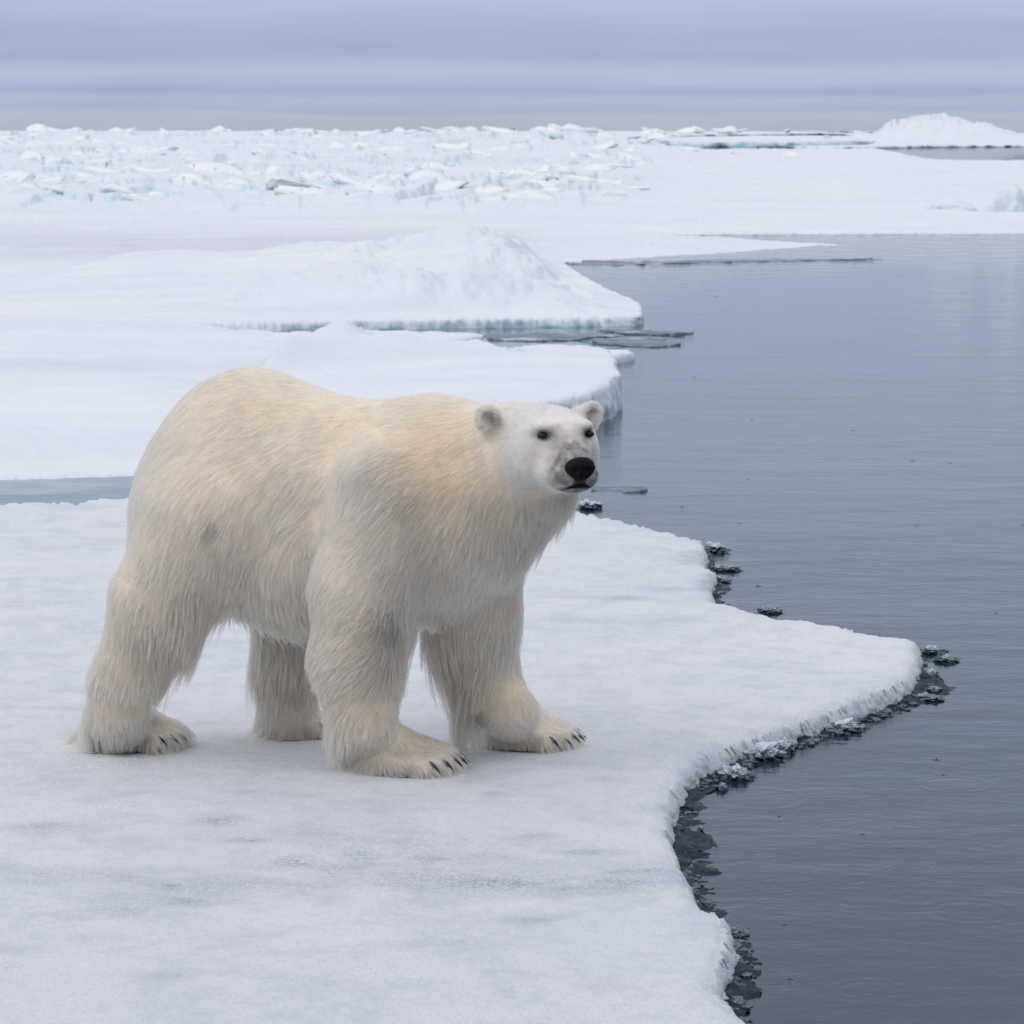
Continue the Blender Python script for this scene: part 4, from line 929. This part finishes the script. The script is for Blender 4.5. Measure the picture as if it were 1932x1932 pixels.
# mirrored to the far side of the body
mid = P(700, 950, 11.22)
def mirror(p, isdir=False):
    q = p if isdir else p - mid
    return q - 2 * (q @ LT)[:, None] * LT + (0 if isdir else mid)
sel = np.array([g[1] < 1150 and g[0] < 960 for g in guides])
gpos = np.concatenate([gpos, mirror(gpos[sel])]); gdir = np.concatenate([gdir, mirror(gdir[sel], True)])
glen = np.concatenate([glen, glen[sel]]); glift = np.concatenate([glift, glift[sel]])

# scatter roots
tri = np.concatenate([bq[:, [0, 1, 2]], bq[:, [0, 2, 3]]])
a_, b_, c_ = bv[tri[:, 0]], bv[tri[:, 1]], bv[tri[:, 2]]
area = np.linalg.norm(np.cross(b_ - a_, c_ - a_), axis=1) / 2
tcn = (a_ + b_ + c_) / 3
qh = (tcn - C0) @ np.array([FW, LH, UP]).T
headw = sstep(.0, .1, qh[:, 0] + .3 * qh[:, 2]) * (np.linalg.norm(qh, axis=1) < .5) * sstep(-.25, -.15, qh[:, 2])
earw = ((np.abs(qh[:, 1]) > .12) & (qh[:, 2] > .05) & (np.abs(qh[:, 0] + .03) < .09) & (np.abs(qh[:, 1]) < .3)).astype(float)
tn = sdgrad(tcn)
dens = area * (1 + 3.2 * headw + 3.2 * earw) * np.where(tn[:, 1] > .35, .45, 1.0) * (tcn[:, 2] > ICE_Z + .008)
NH = 350000
ti = RNG.choice(len(tri), NH, p=dens / dens.sum())
r1 = np.sqrt(RNG.random(NH)); r2 = RNG.random(NH)
root = a_[ti] * (1 - r1)[:, None] + b_[ti] * (r1 * (1 - r2))[:, None] + c_[ti] * (r1 * r2)[:, None]
nrm = sdgrad(root)
q = (root - C0) @ np.array([FW, LH, UP]).T
# keep nose, eyes bare
bare = (np.linalg.norm((q - np.array((.352, 0, -.050))) / np.array((.045, .056, .045)), axis=1) < 1)
for s in (-1, 1): bare |= np.linalg.norm((q - np.array((.228, s * .088, .054))) / np.array((.034, .028, .0125)), axis=1) < 1
root, nrm, q = root[~bare], nrm[~bare], q[~bare]; NH = len(root)

def hairfield(p, n, q):
    dir_ = np.zeros_like(p); L = np.zeros(len(p)); F = np.zeros(len(p)); W = np.zeros(len(p))
    for gp_, gd, gl, gf in zip(gpos, gdir, glen, glift):
        d2 = ((p - gp_) ** 2).sum(1); wg = 1 / (d2 + .0010) ** 2.6
        dir_ += wg[:, None] * gd; L += wg * gl; F += wg * gf; W += wg
    dir_ /= W[:, None]; L /= W; F /= W
    # head: hair sweeps back from the nose
    hw = sstep(-.08, .10, q[:, 0] + .25 * q[:, 2]) * (np.linalg.norm(q, axis=1) < .5) * sstep(-.24, -.14, q[:, 2])
    src = C0 + FW * .36 - UP * .03
    back = p - src; back /= np.linalg.norm(back, axis=1, keepdims=True)
    back = back - FW * .5 + UP * (-.25)
    dir_ = dir_ * (1 - hw)[:, None] + back * hw[:, None]
    hl = .011 + .013 * sstep(.30, .10, q[:, 0]) + .012 * sstep(.08, -.05, q[:, 0])
    L = L * (1 - hw) + hl * hw; F = F * (1 - hw) + .22 * hw
    near = np.linalg.norm(q - np.array((.35, 0, -.05)), axis=1) < .09
    L = np.where(near, .005, L)
    ear = sstep(.145, .17, np.abs(q[:, 1])) * sstep(.04, .085, q[:, 2]) * (np.abs(q[:, 0] + .03) < .085) * (np.abs(q[:, 1]) < .29)
    out_ = LH * np.sign(q[:, 1:2]) * .8 + UP * .6
    dir_ = dir_ * (1 - ear[:, None]) + out_ * ear[:, None]; L = L * (1 - ear) + .017 * ear; F = F * (1 - ear) + .5 * ear
    # hanging hair under the body and behind the limbs
    un = np.clip(-n[:, 2], 0, 1) * (1 - hw)
    dir_[:, 2] -= un * .9
    dir_ -= n * (dir_ * n).sum(1)[:, None]
    dir_ /= np.maximum(np.linalg.norm(dir_, axis=1, keepdims=True), 1e-6)
    return dir_, L, F + un * .35, hw, ear
wob = np.stack([fbm(root * 9 + i * 40, 3, 20 + i) for i in range(3)], 1)
td, hl, lf, hw, ear = hairfield(root, nrm, q)
# shaggy fringes: behind the fore legs, before and behind the hind legs, along the belly and the throat
fringe = np.zeros(NH)
for c, s_, a_mp in ((P(835, 1200, 11.25), .10, .9), (P(850, 1270, 11.28), .07, 1.1), (P(880, 1300, 11.3), .05, .7), (P(790, 1150, 10.95), .09, .9), (P(770, 1230, 10.9), .07, .6), (P(600, 1330, 10.95), .10, .5), (P(625, 1420, 10.9), .08, .6),
                    (P(395, 1150, 11.2), .10, .8), (P(335, 1230, 11.2), .07, .5), (P(300, 1290, 11.2), .05, .3), (P(500, 1180, 11.2), .12, .5), (P(1040, 985, 10.9), .10, .55), (P(990, 1040, 10.95), .08, .6), (P(480, 1250, 11.6), .09, .6),
                    (P(160, 1300, 11.25), .12, .45), (P(215, 1130, 11.3), .16, .3), (P(240, 950, 11.45), .16, .2), (P(165, 1395, 11.25), .07, .8), (P(470, 1370, 11.6), .06, .6), (P(905, 1390, 11.25), .05, .4)):
    fringe = np.maximum(fringe, a_mp * np.exp(-((root - c) ** 2).sum(1) / (2 * s_ * s_)))
fringe *= sstep(.55, .1, -nrm[:, 1] * 1.0 - .15)          # not on the surfaces that face the viewer
fringe *= (1 - hw)
pick = (RNG.random(NH) < .55)
hl = hl * (1 + .35 * sstep(.75, .5, root[:, 2]) * (hl > .03)) * (1 + fringe * np.where(pick, 1.0, .3)); lf = lf + .22 * fringe
td[:, 2] -= fringe * .8
td = td + wob * .32 * (1 - hw)[:, None] + RNG.normal(0, .07, (NH, 3)); td -= nrm * (td * nrm).sum(1)[:, None]
td /= np.linalg.norm(td, axis=1, keepdims=True)
hl = hl * np.where(hl > .03, 1.08, 1.05) * RNG.uniform(.6, 1.2, NH) * (1 + .25 * fbm(root * 6, 2, 77))
lf = np.clip((lf + .28 * fringe * 0) * np.where(hl > .04, .80, 1) + RNG.normal(0, .05, NH) + .08 * fbm(root * 14, 2, 55), .04, 1.2)
lz = sstep(.06, .015, root[:, 2] - ICE_Z); nh = nrm * (1, 1, 0)
td = td + nh * (lz * .8)[:, None]; td /= np.linalg.norm(td, axis=1, keepdims=True); hl = hl * (1 + .7 * lz * (RNG.random(NH) < .4))
stray = (RNG.random(NH) < .10) * (1 - hw); lf = lf + stray * .22; hl = hl * (1 + .15 * stray)
T = np.linspace(0, 1, 6)
tip_g = np.array([0, 0, -1.])
pts = root[:, None] + (td[:, None] * T[None, :, None] + nrm[:, None] * (lf[:, None] * (T - .55 * T ** 2)[None])[..., None]
      + tip_g * (T ** 2 * .22)[None, :, None] * ((1 - hw) * (1 + 1.2 * fringe))[:, None, None]) * hl[:, None, None]
low_ = sstep(.075, .015, root[:, 2] - ICE_Z)
legs = sstep(.80, .62, root[:, 2]) * (1 - hw)
# clumping: every strand leans towards the leader of its lock, in two sizes
def clump(pts, frac, amount, shape, pw):
    ids = RNG.choice(NH, int(NH * frac), replace=False)
    kd = kdtree.KDTree(len(ids))
    for j, i in enumerate(ids): kd.insert(root[i], j)
    kd.balance()
    lead = np.empty(NH, int)
    for i, r in enumerate(root.tolist()): lead[i] = kd.find(r)[1]
    L_ = ids[lead]; am = amount[:, None, None] * (T ** pw)[None, :, None]
    tgt = pts[L_] + (root - root[L_])[:, None] * (1 - shape)
    rr = np.linalg.norm(root - root[L_], axis=1); am = am * (1 - sstep(.03, .06, rr))[:, None, None]
    return pts * (1 - am) + tgt * am, lead
cw = (1 - hw * .65) * (1 - ear) * np.clip(hl / .045, .3, 1.3)
fly = np.where(RNG.random(NH) < .14, .25, 1.0)
pts, lead1 = clump(pts, .15, np.clip((.58 + .22 * legs) * cw * fly, 0, .85), 1.0, 1.25)
lockv = RNG.normal(1, .085, NH)[lead1]

pts[..., 2] = np.maximum(pts[..., 2], ICE_Z + .002)
# nothing grows into the nose or the eyes
cvd = bpy.data.hair_curves.new('fur'); cvd.add_curves([6] * NH)
cvd.attributes['position'].data.foreach_set('vector', (pts - BL).astype(np.float32).ravel()) if 'position' in cvd.attributes else cvd.points.foreach_set('position', (pts - BL).astype(np.float32).ravel())
rad = (.0008 * (1 - .45 * hw))[:, None] * (1 - .72 * T ** 1.6)[None]
ra = cvd.attributes.get('radius') or cvd.attributes.new('radius', 'FLOAT', 'POINT')
ra.data.foreach_set('value', rad.astype(np.float32).ravel())
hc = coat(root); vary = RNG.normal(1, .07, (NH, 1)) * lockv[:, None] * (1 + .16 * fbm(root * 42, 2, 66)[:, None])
hc = np.clip(hc * vary, .01, .965)
tipc = np.array((.98, .88, .71)); tp = (T ** 2)[None, :, None] * .25 * (1 - hw)[:, None, None] * np.clip(hc.mean(1) / .6, 0, 1)[:, None, None]
rootc = (.80 + .20 * T)[None, :, None]
pc = hc[:, None, :] * rootc * (1 - tp) + tipc * tp
ca = cvd.attributes.new('coat', 'FLOAT_COLOR', 'POINT'); cc4 = np.ones((NH * 6, 4), np.float32); cc4[:, :3] = pc.reshape(-1, 3)
ca.data.foreach_set('color', cc4.ravel())
mf = bpy.data.materials.new('fur'); mf.use_nodes = True; nf = mf.node_tree; nf.nodes.clear()
o_ = nf.nodes.new('ShaderNodeOutputMaterial'); hb = nf.nodes.new('ShaderNodeBsdfHairPrincipled'); hb.model = 'CHIANG'; hb.parametrization = 'COLOR'
af = nf.nodes.new('ShaderNodeAttribute'); af.attribute_name = 'coat'; nf.links.new(af.outputs['Color'], hb.inputs['Color'])
hb.inputs['Roughness'].default_value = .42; hb.inputs['Radial Roughness'].default_value = .55
df = nf.nodes.new('ShaderNodeBsdfDiffuse'); nf.links.new(af.outputs['Color'], df.inputs[0])
mxs = nf.nodes.new('ShaderNodeMixShader'); mxs.inputs[0].default_value = FURMIX
nf.links.new(hb.outputs[0], mxs.inputs[1]); nf.links.new(df.outputs[0], mxs.inputs[2]); nf.links.new(mxs.outputs[0], o_.inputs[0])
cvd.materials.append(mf)
fur = bpy.data.objects.new('fur', cvd); sc.collection.objects.link(fur); fur.parent = bear
fur['kind'] = 'stuff'

# ---- nose, eyes, claws
def loc_mesh(name, fn, nu, nv, mat, parent=bear, close_u=True):
    """surface of revolution-like grid: fn(a, t) -> world point"""
    vs = []; fs = []
    for j in range(nv):
        for i in range(nu): vs.append(fn(2 * math.pi * i / nu, j / (nv - 1)))
    for j in range(nv - 1):
        for i in range(nu): fs.append((j*nu+i, j*nu+(i+1) % nu, (j+1)*nu+(i+1) % nu, (j+1)*nu+i))
    fs.append(tuple(range(nu))[::-1]); fs.append(tuple(range((nv-1)*nu, nv*nu)))
    return mesh_obj(name, np.array(vs) - BL, fs, mat, parent)
mn, nn_, pn = material('wet_nose'); pn.inputs['Base Color'].default_value = (.005, .005, .006, 1); pn.inputs['Roughness'].default_value = .5; pn.inputs['Specular IOR Level'].default_value = .12
tcn_ = nn_.nodes.new('ShaderNodeTexCoord')
vz = nn_.nodes.new('ShaderNodeTexVoronoi'); vz.inputs['Scale'].default_value = 260; nn_.links.new(tcn_.outputs['Object'], vz.inputs['Vector'])
nn_.links.new(bump(nn_, vz.outputs[0], .5, .0015), pn.inputs['Normal'])
def nose_pt(a, t):
    # broad rounded pad, flattened below with two nostrils pressed in
    ph = math.pi * (t * .98 + .01)
    x = -math.cos(ph); r = math.sin(ph)
    l = math.cos(a) * r; u = math.sin(a) * r
    L = .0555 * l * (1 - .22 * max(0, -u)); Uu = .043 * u; Fd = .034 * x
    for s in (-1, 1):
        d = ((L - s * .020) / .013) ** 2 + ((Uu + .006) / .011) ** 2
        if x > 0: Fd -= .012 * math.exp(-d)
    if x > 0: Fd -= .006 * math.exp(-(L / .004) ** 2) * (1 if Uu < .01 else 0)
    return H(.352 + Fd, L, -.050 + Uu)
loc_mesh('nose', nose_pt, 48, 32, mn)
def lip_pt(a, t):
    l = (t - .5) * .116; fwd = .345 - 9.5 * l * l + .002; u = -.112 - 2.0 * l * l * 1.2
    r = .0065 * (1 - (2 * t - 1) ** 4) + .0006
    return H(fwd + r * math.cos(a), l, u + r * .9 * math.sin(a))
loc_mesh('lip', lip_pt, 12, 24, mn)
me_, ne_, pe = material('eye'); pe.inputs['Base Color'].default_value = (.012, .008, .006, 1); pe.inputs['Roughness'].default_value = .16; pe.inputs['Specular IOR Level'].default_value = .3
for s in (-1, 1):
    def ep(a, t, s=s):
        ph = math.pi * (t * .98 + .01); r = .0165
        return H(.217 - r * math.cos(ph), s * .088 + r * 1.05 * math.sin(ph) * math.cos(a), .054 + r * .74 * math.sin(ph) * math.sin(a))
    loc_mesh('eye', ep, 20, 14, me_)
mc_, nc_, pc_ = material('claw'); pc_.inputs['Base Color'].default_value = (.018, .016, .018, 1); pc_.inputs['Roughness'].default_value = .35
cd = None
for foot, (tip, dr) in claws:
    ln = .048 if 'front' in foot else .040
    if cd is None:
        vs = []; fs = []; nu, nv = 8, 8
        for j in range(nv):
            t = j / (nv - 1); r = .0085 * (1 - t) ** .7 + .0004
            cx = t; cz = .10 * t - .62 * t * t
            for i in range(nu):
                a = 2 * math.pi * i / nu; vs.append((cx * .048 , r * .8 * math.cos(a), cz * .048 + r * 1.25 * math.sin(a)))
        for j in range(nv - 1):
            for i in range(nu): fs.append((j*nu+i, j*nu+(i+1) % nu, (j+1)*nu+(i+1) % nu, (j+1)*nu+i))
        fs.append(tuple(range(nu))[::-1]); fs.append(tuple(range((nv-1)*nu, nv*nu)))
        co = mesh_obj('claw', vs, fs, mc_, bear); cd = co
    else:
        co = cd.copy(); sc.collection.objects.link(co); co.parent = bear
    co.location = tip - BL - dr * .012 + UP * .012; co.rotation_euler = (0, .06, math.atan2(dr[1], dr[0])); k_ = ln / .048 * 1.12; co.scale = (k_, k_, k_)
